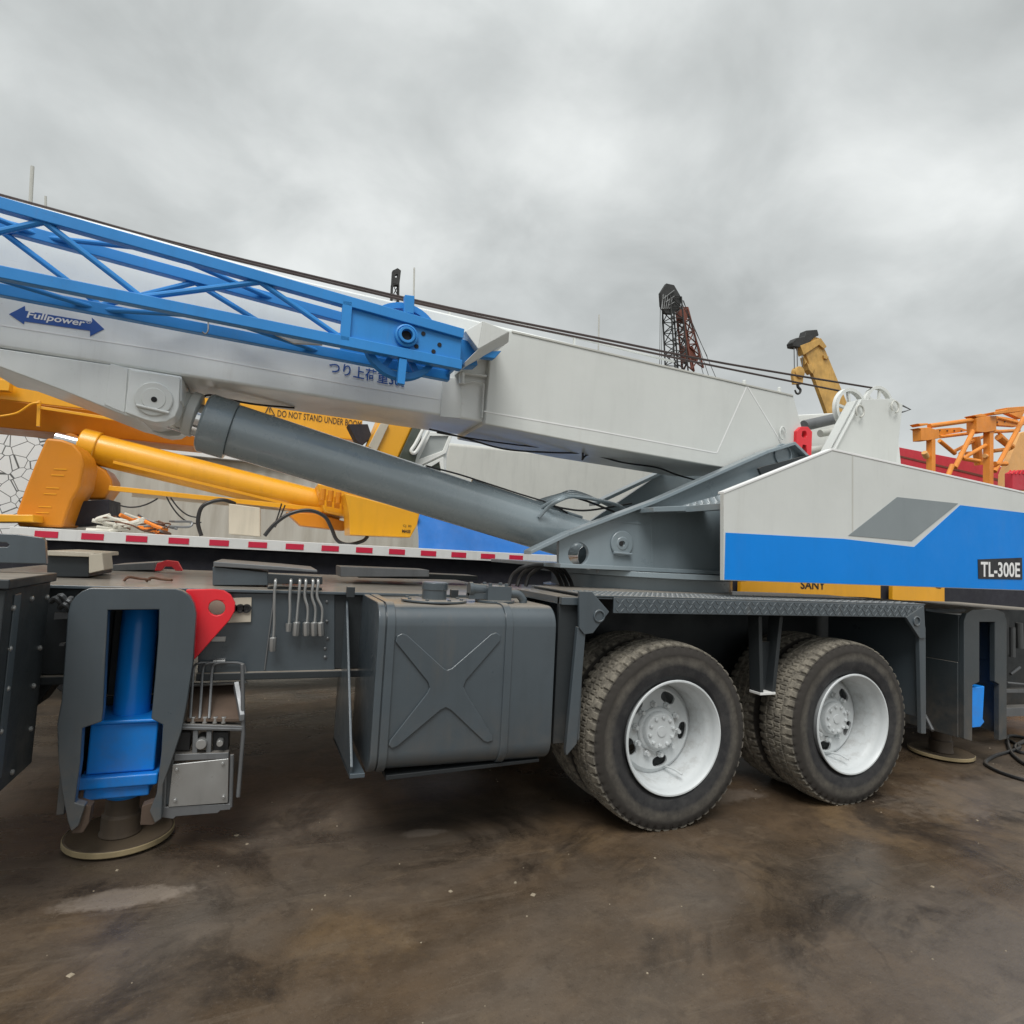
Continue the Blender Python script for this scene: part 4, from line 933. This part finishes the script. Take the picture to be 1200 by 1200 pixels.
for x, y in ((63, 549), (60, 556), (54, 571), (51, 578), (45, 593), (42, 600)): b.pl([(x, y), (x+15, y+.5), (x+15, y+1.6), (x, y+1)], 3.945, .008)
b.build('bracket_slot', 'crane_yellow', lg, 0)
b = MB(); b.pl([(-60, 601), (20, 603), (39, 603), (39, 612), (-60, 612)], 3.7, .3); b.build('deck_step', 'crane_yellow', YC, .01)
b = MB(); b.bar(at(128, 572, 4.4), at(440, 604, 4.4), .05); b.build('guard_bar', 'crane_yellow', YC, .004)
b = MB(); b.bar(at(155, 580, 4.8), at(440, 607, 4.8), .04); b.build('guard_bar', 'tan_panel', YC, .004)
b = MB(); b.pl([(404, 578), (432, 585), (492, 601.5), (489, 615), (481, 630), (410, 627), (409, 602)], 3.6, .5); yp = b.build('side_cover', 'crane_yellow', YC, .01)
b = MB(); p0 = at(472, 618, 3.6); b.text('CJ: 00', p0.x, p0.z, .09, .03, 3.594); p0 = at(471, 624, 3.6); b.text('MASS', p0.x, p0.z, .09, .032, 3.594, bold=.03); b.build('cover_lettering', 'decal_black', yp, 0)
b = MB(); b.pl([(372, 566), (405, 573), (434, 583), (436, 612), (380, 600)], 4.15, .5); b.build('cylinder_foot', 'crane_yellow', YC, .02)
b = MB(); b.pl([(335, 600), (372, 602), (404, 611), (404, 622), (352, 616)], 4.3, .3); b.build('foot_plate', 'crane_yellow_deep', YC, .01)
b = MB()
for k in range(5): b.lathe([(.03, 0), (.03, .12)], at(378+9*k, 586+2*k, 3.9), 'Z', 10); b.pl([(374+9*k, 578+2*k), (381+9*k, 579+2*k), (380+9*k, 592+2*k), (374+9*k, 591+2*k)], 4.0, .05)
b.build('valve_cluster', 'crane_yellow_deep', YC, .003, split=True)
b = MB(); b.tube(smooth_path([at(310, 628, 3.7), at(322, 614, 3.7), at(340, 602, 3.7), at(362, 598, 3.7), at(380, 605, 3.7), at(388, 618, 3.7), at(395, 633, 3.7), at(408, 638, 3.7), at(425, 634, 3.7), at(431, 628, 3.7)]), .019, 10); b.build('hydraulic_hose', 'hose_black', YC, 0, split=True)
b = MB(); b.tube(smooth_path([at(236, 628, 4.2), at(232, 612, 4.2), at(236, 595, 4.2), at(248, 588, 4.2), at(262, 586, 4.2), at(275, 590, 4.3)]), .02, 10); b.build('hydraulic_hose', 'hose_black', YC, 0, split=True)
b = MB()
for (p, q, d) in (((195, 582), (236, 612), .1), ((200, 583), (230, 606), .05), ((330, 590), (318, 620), .05), ((334, 592), (322, 618), .02), ((140, 592), (185, 584), .05)): b.tube(sag(at(*p, 4.3), at(*q, 4.3), d), .008, 6)
b.build('loose_cable', 'hose_black', YC, 0, split=True)
b = MB(); b.pl([(268, 590), (305, 595), (305, 629), (268, 626)], 4.2, .3); b.build('control_cabinet', 'tan_panel', YC, .01)
b = MB(); b.pl([(84, 588), (128, 585), (128, 612), (76, 617)], 4.3, .5); b.build('deck_block', 'deck_dark', YC, .01)
# cab of the yellow crane
b = MB(); b.pl([(462, 548), (485, 499), (500, 480), (450, 480), (432, 523), (440, 548)], 3.7, .5); yc = b.build('cab', 'crane_yellow', YC, .03, seg=4)
b = MB(); b.pl([(463, 546), (484, 500), (497, 503), (484, 552)], 3.66, .9); b.build('windscreen', 'glass_dark', yc, .01)
b = MB(); b.pl([(432, 523), (446, 496), (456, 497), (441, 529)], 3.66, .04); b.build('cab_pillar', 'tan_panel', yc, .004)
OY = 3.75
b = MB(); P = [(497, 556), (501, 541), (527, 500), (532, 480), (600, 480), (560, 640), (515, 640)]
b.plate(xz([(486, 556), (500, 512), (530, 509), (524, 532), (521, 600), (490, 600)], OY), OY, OY+.5); oc = b.build('operator_cab', 'cab_white', YC, .02, seg=4)
def window(W, I, mat):
    b = MB(); b.plate(xz(W, OY-.03), OY-.03, OY+.03, [xz(I, OY-.03)]); b.build('window_frame', 'cab_white', oc, .006)
    b = MB(); b.plate(xz(I, OY-.03), OY-.006, OY-.002); b.build('window_pane', mat, oc, 0)
window([(484, 541), (502, 506), (516, 507), (531, 508), (523, 531), (486, 549)], [(491, 538), (504, 511), (526, 511), (519, 528)], 'glass_grey')
window([(487, 550), (520, 535), (521, 556), (510, 560)], [(502, 549), (515, 541), (517, 552), (510, 556)], 'glass_dark')
b = MB(); b.tube(smooth_path([at(496, 503, OY-.12), at(487, 520, OY-.12), at(482, 528, OY-.12), at(485, 531, OY-.12), at(490, 526, OY-.12), at(502, 505, OY-.12)]), .02, 8); b.build('grab_handle', 'cab_white', oc, 0)
b = MB(); b.pl([(408, 497), (431, 497), (436, 512), (424, 522), (418, 517)], 4.0, .2); b.build('cab_mount', 'deck_dark', YC, .004)
# lower side with maker's name seen below the blue panel
b = MB(); za, zc = .99, 1.30
b.plate([(at(868, 690, Yd).x, za), (at(1032, 700, Yd).x, za), (at(1032, 700, Yd).x, zc), (at(868, 690, Yd).x, zc)], Yd, Yd+.06); b.plate([(at(1046, 700, Yd).x, za), (at(1107, 700, Yd).x, za), (at(1107, 700, Yd).x, zc), (at(1046, 700, Yd).x, zc)], Yd, Yd+.06)
ys = b.build('skirt_panel', 'crane_yellow', YC, .004, split=True)
b = MB(); p0 = at(938, 690, Yd); p1 = at(967, 691.5, Yd); b.text('SANY', p0.x, p0.z, p1.x-p0.x, .11, Yd-.004, bold=.02); b.pl([(1096, 686), (1105, 687), (1102, 690), (1097, 689)], Yd-.004, .003); b.build('maker_lettering', 'decal_black', ys, 0)
b = MB(); b.pl([(868, 704), (900, 703), (960, 706), (1000, 709), (1030, 712), (1060, 711), (1075, 715), (1085, 724), (868, 724)], 2.75, .1); b.build('floor_trim', 'deck_dark', YC, .004)

# pale machine house standing beyond the yellow crane
b = MB(); HYY = 6.3; b.plate([(at(523, 560, HYY).x, 0), (at(860, 560, HYY).x, 0), (at(860, 478, HYY).x, 3.25), (at(527, 478, HYY).x, 3.15), (at(523, 500, HYY).x, 2.9)], HYY, HYY+2)
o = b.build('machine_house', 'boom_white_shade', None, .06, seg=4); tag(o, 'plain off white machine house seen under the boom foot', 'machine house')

# blue tarpaulin on the yellow crane's deck
b = MB(); nx, ny = 44, 10; rows = []
x0, x1 = at(490, 650, 3.5).x, at(690, 660, 3.5).x
for i in range(nx+1):
    row = []
    for j in range(ny+1):
        u = i/nx; x = x0+(x1-x0)*u; y = 3.45+.9*j/ny; hgt = .50-.16*u+.03*math.sin(u*9)
        prof = (min(1, j/3))**.6
        n = mnoise.noise(Vector((x*3, y*4, 3)))*.06+mnoise.noise(Vector((x*9, y*9, 1)))*.022
        row.append(b.bm.verts.new((x+n*.3, y+n, 1.33+hgt*prof+n*.7)))
    rows.append(row)
for i in range(nx):
    for j in range(ny): b.face([rows[i][j], rows[i+1][j], rows[i+1][j+1], rows[i][j+1]])
o = b.build('tarpaulin', 'tarp_blue', None, 0, sharp=60); tag(o, 'crumpled blue tarpaulin over a load behind the grey lift cylinder', 'tarpaulin')
# tangles of strap and rods lying on that deck
def tangle(name, px, Y, n, mats, label, cat):
    b = MB(); rnd = random.Random(px)
    for k in range(n):
        b.mi = k % len(mats); c = at(px+rnd.uniform(-26, 26), 620, Y); c.z = z1+.01+rnd.uniform(0, .09)
        pts = [c]
        for q in range(4): pts.append(pts[-1]+Vector((rnd.uniform(-.16, .16), rnd.uniform(-.12, .12), rnd.uniform(-.05, .06))))
        for p in pts: p.z = max(p.z, z1+.01)
        b.tube(smooth_path(pts, 5), rnd.choice((.012, .018, .008)), 6)
    o = b.build(name, mats, None, 0); tag(o, label, cat)
tangle('strap_tangle', 135, 3.8, 9, ['strap_white', 'rust', 'strap_white'], 'pale tangled straps lying on the taped deck by the yellow bracket', 'straps')
tangle('strap_tangle', 192, 3.8, 9, ['strap_orange', 'rust', 'steel_dull'], 'orange strap and dark rods heaped on the taped deck', 'straps')

# ------------------------------------------------------------------ buildings and distant machines
WH = thing('warehouse', (-2, 9.3, 0), 'long pale warehouse with ribbed sheet wall behind the yellow crane', 'building')
b = MB(); xw0, xw1, zw = -9.0, 6.0, 2.86; n = 60; prof = []
for k in range(n*2+1):
    x = xw0+(xw1-xw0)*k/(n*2); prof.append((x, 9.0-(.03 if k % 2 else 0)))
A = [b.bm.verts.new((x, y, 0)) for x, y in prof]; B = [b.bm.verts.new((x, y, zw)) for x, y in prof]
for k in range(len(prof)-1): b.face([A[k], A[k+1], B[k+1], B[k]])
b.box(xw0, xw1, 9.05, 15, 0, zw-.02); b.build('wall', 'wall_sheet', WH, 0)
b = MB(); b.box(xw0-.1, xw1+.1, 8.85, 15.2, zw, zw+.16); b.build('roof', 'decal_white', WH, .01)
o = MB(); o.box(-12, at(52, 550, 8.0).x, 8.0, 8.08, 0, 4.2); o = o.build('patterned_screen', 'crackle_sheet', None, .004); tag(o, 'pale upright sheet covered in dark crackle lines beside the yellow bracket', 'screen')

def lattice(b, p, q, w0, w1, n, r, diag=True, up=Vector((0, 1, 0))):
    p, q = Vector(p), Vector(q); d = (q-p).normalized(); a = d.cross(up).normalized(); c = a.cross(d)
    cor = lambda t, i: p.lerp(q, t)+(a*(1, -1, -1, 1)[i]+c*(1, 1, -1, -1)[i])*(w0+(w1-w0)*t)/2
    for i in range(4): b.tube([cor(0, i), cor(1, i)], r, 6)
    for k in range(n):
        for i in range(4):
            j = (i+1) % 4; t0, t1 = k/n, (k+1)/n
            b.tube([cor(t0, i if k % 2 else j), cor(t1, j if k % 2 else i)], r*.62, 5)
            b.tube([cor(t1, i), cor(t1, j)], r*.55, 5)
# dark lattice crane head
YL = 34
LC = thing('lattice_crane', (at(800, 640, YL).x, YL, 0), 'dark lattice boom of a distant crane rising behind the white boom', 'crane')
px2 = at(1, 0, YL).x-at(0, 0, YL).x
b = MB(); lattice(b, Vector((at(812, 640, YL).x, YL, 0)), at(787, 350, YL), 1.6, 1.0, 26, .065); lb = b.build('lattice_boom', 'lattice_dark', LC, 0)
b = MB(); A = at(785, 350, YL)
b.pl([(774, 343), (781, 332), (790, 334), (797, 346), (799, 352), (796, 362), (788, 368), (780, 367), (775, 358)], YL-.4, .25); b.pl([(776, 345), (785, 334), (795, 345), (790, 364), (779, 366)], YL+.4, .25)
for k in range(5): b.lathe([(.45, -.06), (.45, .06)], at(782, 344, YL)+Vector((0, -.3+.15*k, 0)), 'Y', 16)
lh = b.build('boom_head', 'lattice_dark', LC, .01); b = MB()
for k in range(5): b.bar(at(777+2.6*k, 345+1.2*k, YL-.46), at(775.5+2.2*k, 362, YL-.46), .09, .04)
for k in range(3): b.bar(at(777+3*k, 350+4*k, YL-.5), at(790, 340+7*k, YL-.5), .07, .04)
b.build('head_strut', 'steel_bare', lh, 0, split=True)
b = MB(); lattice(b, at(812, 434, YL+1), at(799, 362, YL+1), 1.1, .6, 5, .09); b.pl([(796, 362), (804, 361), (808, 368), (803, 378), (797, 372)], YL+.6, .4); b.pl([(800, 408), (812, 406), (818, 422), (803, 424)], YL+.6, .4); b.build('jib_mast', 'rusty_red', LC, 0)
b = MB()
for p, q in (((800, 352), (840, 445)), ((801, 352), (832, 445)), ((774, 345), (772.5, 470)), ((776, 366), (774.5, 470)), ((804, 364), (826, 445)), ((799, 355), (829, 418))): b.tube([at(*p, YL), at(*q, YL)], .022, 5)
b.build('pendant_rope', 'lattice_dark', LC, 0, split=True)
YS = 45
SC = thing('lattice_crane', (at(462, 640, YS).x, YS, 0), 'small black crane tip poking up beside the blue jib sheave', 'crane')
b = MB(); b.pl([(460, 317), (466, 314), (470, 317), (468, 334), (459, 334)], YS, .4, [[(463, 322), (466, 321), (466, 325), (463, 325)]]); b.build('boom_head', 'lattice_dark', SC, .01)
b = MB(); lattice(b, Vector((at(455, 640, YS).x, YS, 0)), at(463, 334, YS), 1.1, .5, 20, .06); b.build('lattice_boom', 'lattice_dark', SC, 0)
# yellow telescopic boom tip with hook block
YT = 24
TT = thing('telescopic_crane', (at(1000, 690, YT).x, YT, 0), 'weathered yellow telescopic crane boom with hook block against the clouds', 'crane')
b = MB(); b.pl([(940, 402), (953, 394), (960, 396), (968, 412), (996, 480), (1060, 640), (1040, 700), (1020, 640), (968, 480), (948, 425)], YT, .25); tb = b.build('telescopic_boom', 'old_yellow', TT, .02)
b = MB(); b.pl([(929, 401), (933, 396), (943, 394), (945, 387), (958, 386), (960, 393), (955, 395), (948, 402), (937, 407), (930, 406)], YT-.1, .5); b.build('boom_head', 'lattice_dark', TT, .05)
b = MB(); b.pl([(938, 405), (962, 396), (969, 406), (966, 409), (960, 404), (942, 416)], YT-.12, .4); b.pl([(965, 416), (972, 418), (969, 421), (966, 420)], YT-.1, .4); b.pl([(946, 425), (956, 431), (952, 438), (948, 433)], YT-.1, .4); b.pl([(942, 418), (946, 424), (944, 427)], YT-.1, .3); b.build('boom_collar', 'old_yellow', TT, .02)
b = MB(); b.lathe([(.30, -.2), (.36, -.18), (.36, .18), (.30, .2)], at(935, 437, YT), 'Y', 24); b.pl([(929, 437), (942, 437), (941, 450), (931, 450)], YT-.1, .2); hb_ = b.build('hook_block', 'old_yellow', TT, .02)
b = MB(); b.tube(smooth_path([at(935, 448, YT), at(935, 453, YT), at(938, 457, YT), at(936.5, 461, YT), at(933.5, 461, YT), at(931.5, 457, YT)]), .09, 8, .05); b.build('hook', 'lattice_dark', hb_, 0)
b = MB()
for x0_, x1_ in ((930.5, 931), (934, 934.5), (940, 940)): b.tube([at(x0_, 405, YT), at(x1_, 434, YT)], .03, 5)
b.build('hoist_rope', 'steel_dull', TT, 0)

# red boom and orange lattice mast behind the counterweight
RB = thing('red_crane_boom', (at(1100, 700, 15).x, 15, 0), 'red crane boom lying low behind the orange lattice mast', 'crane boom')
b = MB(); p = xz([(1051, 523.5), (1051, 545), (1250, 600), (1250, 562)], 15); b.plate(p, 15, 16); rb_ = b.build('boom_section', 'boom_red', RB, .02)
b = MB(); b.box(p[1][0]+.6, p[1][0]+1.2, 15.2, 15.8, 0, p[1][1]-.1); b.box(p[2][0]-1.2, p[2][0]-.6, 15.2, 15.8, 0, p[2][1]+.2); b.build('boom_stand', 'lattice_dark', RB, .02, split=True)
b = MB(); b.plate(xz([(1052, 533), (1052, 535), (1250, 583), (1250, 580)], 14.98), 14.98, 15.0); b.build('boom_stripe', 'rusty_red', rb_, 0)
OM = thing('orange_lattice_mast', (at(1140, 700, 11).x, 11.4, 0), 'orange lattice mast section with pin lugs behind the white counterweight', 'lattice mast')
Yn, Yf = 11.0, 11.7
def oz(px, py, Y): return at(1020+px/6.667, 440+py/6.667, Y)
b = MB()
def ob(p, q, r, Y0, Y1=None): b.tube([oz(*p, Y0), oz(*q, Y1 or Y0)], r*1.5, 10)
ob((460, 395), (870, 340), .055, Yn); ob((545, 480), (800, 450), .04, Yf); ob((990, 330), (1190, 380), .04, Yf); ob((960, 440), (1160, 430), .045, Yf)
ob((540, 510), (660, 610), .05, Yf); ob((640, 600), (830, 500), .04, Yf); ob((660, 720), (830, 380), .055, Yn); ob((720, 650), (900, 545), .045, Yn); ob((640, 700), (560, 900), .055, Yn)
ob((970, 750), (1200, 330), .055, Yn); ob((985, 430), (1090, 530), .035, Yf); ob((780, 520), (880, 480), .04, Yf); ob((700, 610), (860, 600), .04, Yf); ob((960, 590), (1080, 575), .05, Yf); ob((970, 690), (1060, 690), .06, Yn); ob((730, 650), (850, 670), .05, Yn)
b.bar(oz(472, 500, Yn), oz(472, 1200, Yn), .19, .19, Vector((0, 1, 0))); b.bar(oz(922, 430, Yn), oz(918, 1200, Yn), .22, .22, Vector((0, 1, 0))); ob((820, 480), (850, 700), .10, Yf); ob((1000, 480), (1100, 560), .09, Yf)
mst = b.build('lattice_frame', 'mast_orange', OM, 0)
b = MB()
def op(pts, Y, d): b.plate([(oz(x, y, Y).x, oz(x, y, Y).z) for x, y in pts], Y, Y+d)
op([(370, 375), (450, 372), (460, 385), (395, 395)], Yn-.1, .3); op([(370, 410), (460, 405), (540, 430), (540, 490), (450, 508), (398, 508), (395, 420)], Yn-.1, .3)
op([(810, 310), (870, 298), (910, 308), (905, 322), (830, 325)], Yn-.15, .35); op([(830, 330), (905, 318), (985, 315), (985, 430), (900, 445), (832, 440)], Yn-.15, .35)
op([(985, 315), (1090, 330), (1160, 350), (1150, 400), (1000, 390)], Yf, .2); op([(540, 415), (700, 405), (780, 430), (540, 470)], Yf, .2)
op([(965, 285), (1070, 265), (1070, 250), (1210, 240), (1210, 275), (970, 305)], Yn-.3, .4); op([(1065, 290), (1210, 275), (1180, 340)], Yf, .2)
b.build('pin_lug', 'mast_orange', OM, .015, split=True)
b = MB()
for x, y in ((990, 365), (1050, 360), (1110, 365)): b.lathe([(.03, .01), (.03, -.02)], oz(x, y, Yf-.01), 'Y', 12)
for x, y in ((540, 430), (600, 432), (655, 432), (710, 434)): b.lathe([(.03, .01), (.03, -.02)], oz(x, y, Yf-.01), 'Y', 12)
b.build('pin_hole', 'rust', OM, 0, split=True)
b = MB(); b.lathe([(.09, -.12), (.10, 0), (.09, .12)], oz(430, 620, Yn), Vector((1, .2, -.8)), 16); b.lathe([(.08, -.1), (.08, .1)], oz(905, 630, Yn), 'X', 16); b.build('pin_bolt', 'mast_orange_pale', OM, .01, split=True)
OB = thing('orange_machine_house', (at(1200, 700, 10).x, 10.2, 0), 'pale orange sloping machine house at the edge of the yard', 'machine house')
b = MB(); b.plate([(oz(x, y, 12.6).x, oz(x, y, 12.6).z) for x, y in ((1170, 450), (1600, 330), (1600, 1500), (1010, 1500), (1040, 770))], 12.6, 12.8); b.build('side_sheet', 'mast_orange_pale', OB, .01)
b = MB(); c = [(oz(x, y, 9.9).x, oz(x, y, 9.9).z) for x, y in ((1060, 765), (1100, 745), (1400, 720), (1400, 900), (1060, 900))]; b.plate(c, 9.7, 9.95); b.build('red_cover', 'boom_red', OB, .02)
b = MB()
for k in range(7): b.bar(oz(1075+30*k, 770, 9.68), oz(1095+30*k, 740, 9.68), .03)
b.build('cover_rib', 'signal_red', OB, 0)
# orange stand seen in the gap below the blue panel
o = MB(); Yo = 7.0; o.hull([at(1165, 712, Yo), at(1171, 712, Yo), at(1170, 672, Yo)], [p+Vector((0, .2, 0)) for p in (at(1165, 712, Yo), at(1171, 712, Yo), at(1170, 672, Yo))]); p = xz([(1158, 713), (1191, 714), (1191, 718), (1165, 717)], Yo-.1); o.plate(p, Yo-.1, Yo+.3)
zb_ = p[2][1]; o.box(p[0][0]+.05, p[0][0]+.12, Yo, Yo+.1, 0, zb_); o.box(p[1][0]-.12, p[1][0]-.05, Yo, Yo+.1, 0, zb_)
o = o.build('trestle', 'mast_orange', None, .01); tag(o, 'orange steel trestle with thin upright seen below the blue panel', 'trestle')
# dark machine body beyond the rear jack
DM = MB(); DM.box(at(1110, 700, 5.9).x, at(1110, 700, 5.9).x+6, 5.9, 7.5, .4, 1.42); DM.box(at(1110, 700, 5.9).x+.3, at(1110, 700, 5.9).x+5.5, 6.0, 7.3, 0.0, .42)
DM = DM.build('dark_skid', 'deck_dark', None, .02); tag(DM, 'black skid unit standing beyond the rear outrigger', 'skid unit')

# slim pale poles rising far behind the boom
for (px, py, pb, lbl, lean) in ((38, 195, 250, 'tall pale pole above the blue jib, thicker one of the close pair', -4), (53.5, 230, 260, 'short pale pole just beside the taller one above the blue jib', 0), (485.5, 314, 372, 'thin pale pole rising behind the blue sheave bracket', -1.5), (702, 369, 405, 'thin pale pole behind the white boom foot', -1)):
    b = MB(); Yp = 20; A = at(px, py, Yp); B = at(px+lean, pb+20, Yp); d = (B-A)/((A.z-B.z)); b.tube([A, A+d*A.z], .055 if px < 40 else .035, 8)
    o = b.build('pole', 'boom_white_shade', None, 0); tag(o, lbl, 'pole', 'slim poles beyond the cranes')

# black cable on the ground by the rear jack
b = MB(); gp = lambda px, py: (lambda d: CP+d*(-(CP.z-.014)/d.z))(Fw*FPX+Rt*(px-600)-Up*(py-600))
b.tube(smooth_path([gp(*p) for p in ((1245, 922), (1215, 917), (1190, 911), (1168, 903), (1155, 894), (1165, 886), (1182, 881), (1195, 876), (1188, 870), (1180, 866), (1186, 862), (1220, 868))]), .014, 8)
b.tube(smooth_path([gp(*p) for p in ((1180, 866), (1184, 880), (1192, 889), (1205, 897), (1230, 903))]), .014, 8)
b.tube(smooth_path([gp(*p) for p in ((1193, 872), (1204, 870), (1212, 876), (1203, 882), (1192, 880), (1190, 874), (1200, 868))]), .014, 8)
o = b.build('power_cable', 'hose_black', None, 0); tag(o, 'black cable looped on the ground near the rear jack pad', 'cable')

# ------------------------------------------------------------------ sky and sun
SUN_AZ, SUN_EL = R(212), R(56)                          # sun direction: behind the viewer, hidden by cloud
w = bpy.data.worlds.new('World'); scene.world = w; w.use_nodes = True; nt = w.node_tree; nt.nodes.clear()
out = N(nt, 'ShaderNodeOutputWorld'); sky = N(nt, 'ShaderNodeTexSky'); sky.sky_type = 'NISHITA'; sky.sun_disc = False; sky.sun_elevation = SUN_EL; sky.sun_rotation = SUN_AZ
bg1 = N(nt, 'ShaderNodeBackground'); bg1.inputs[1].default_value = .06; nt.links.new(sky.outputs[0], bg1.inputs[0])
tc = N(nt, 'ShaderNodeTexCoord'); sx = N(nt, 'ShaderNodeSeparateXYZ'); nt.links.new(tc.outputs['Generated'], sx.inputs[0])
zz = mul(nt, mul(nt, sx.outputs[2], 0, 'MAXIMUM'), .42, 'ADD')
cx = N(nt, 'ShaderNodeCombineXYZ'); nt.links.new(mul(nt, sx.outputs[0], zz, 'DIVIDE'), cx.inputs[0]); nt.links.new(mul(nt, sx.outputs[1], zz, 'DIVIDE'), cx.inputs[1])
n1 = nz(nt, cx.outputs[0], 1.25, 5, .45, (1, 1.1, 1), .15); n2 = nz(nt, cx.outputs[0], 4.2, 6, .55, None, .3)
f = mul(nt, mul(nt, n1, .72), mul(nt, n2, .28), 'ADD')
cl = N(nt, 'ShaderNodeValToRGB'); nt.links.new(f, cl.inputs[0])
cr = cl.color_ramp; cr.elements[0].position = .395; cr.elements[0].color = (.475, .50, .495, 1); cr.elements[1].position = .61; cr.elements[1].color = (.90, .93, .92, 1)
e = cr.elements.new(.5); e.color = (.655, .685, .68, 1)
haze = ramp(nt, sx.outputs[2], .42, .05, 0, .6); c = mixc(nt, haze, cl.outputs[0], (.76, .79, .785))
zen = ramp(nt, sx.outputs[2], .66, 1., 1., 1.9)
bg2 = N(nt, 'ShaderNodeBackground'); nt.links.new(c, bg2.inputs[0]); nt.links.new(zen, bg2.inputs[1])
mx = N(nt, 'ShaderNodeMixShader'); mx.inputs[0].default_value = .93; nt.links.new(bg1.outputs[0], mx.inputs[1]); nt.links.new(bg2.outputs[0], mx.inputs[2]); nt.links.new(mx.outputs[0], out.inputs[0])
sd = bpy.data.lights.new('sun', 'SUN'); sd.energy = 2.5; sd.angle = R(30); sd.color = (1, .985, .96)
so = bpy.data.objects.new('sun', sd); COL.objects.link(so)
dirv = Vector((math.sin(SUN_AZ)*math.cos(SUN_EL), math.cos(SUN_AZ)*math.cos(SUN_EL), math.sin(SUN_EL)))
so.rotation_euler = dirv.to_track_quat('Z', 'Y').to_euler(); so.location = (-4, -6, 12)
scene.view_settings.view_transform = 'Standard'; scene.view_settings.look = 'None'; scene.view_settings.exposure = 0; scene.view_settings.gamma = 1

scene.cycles.max_bounces = 6; scene.cycles.diffuse_bounces = 3; scene.cycles.glossy_bounces = 3; scene.cycles.transmission_bounces = 2
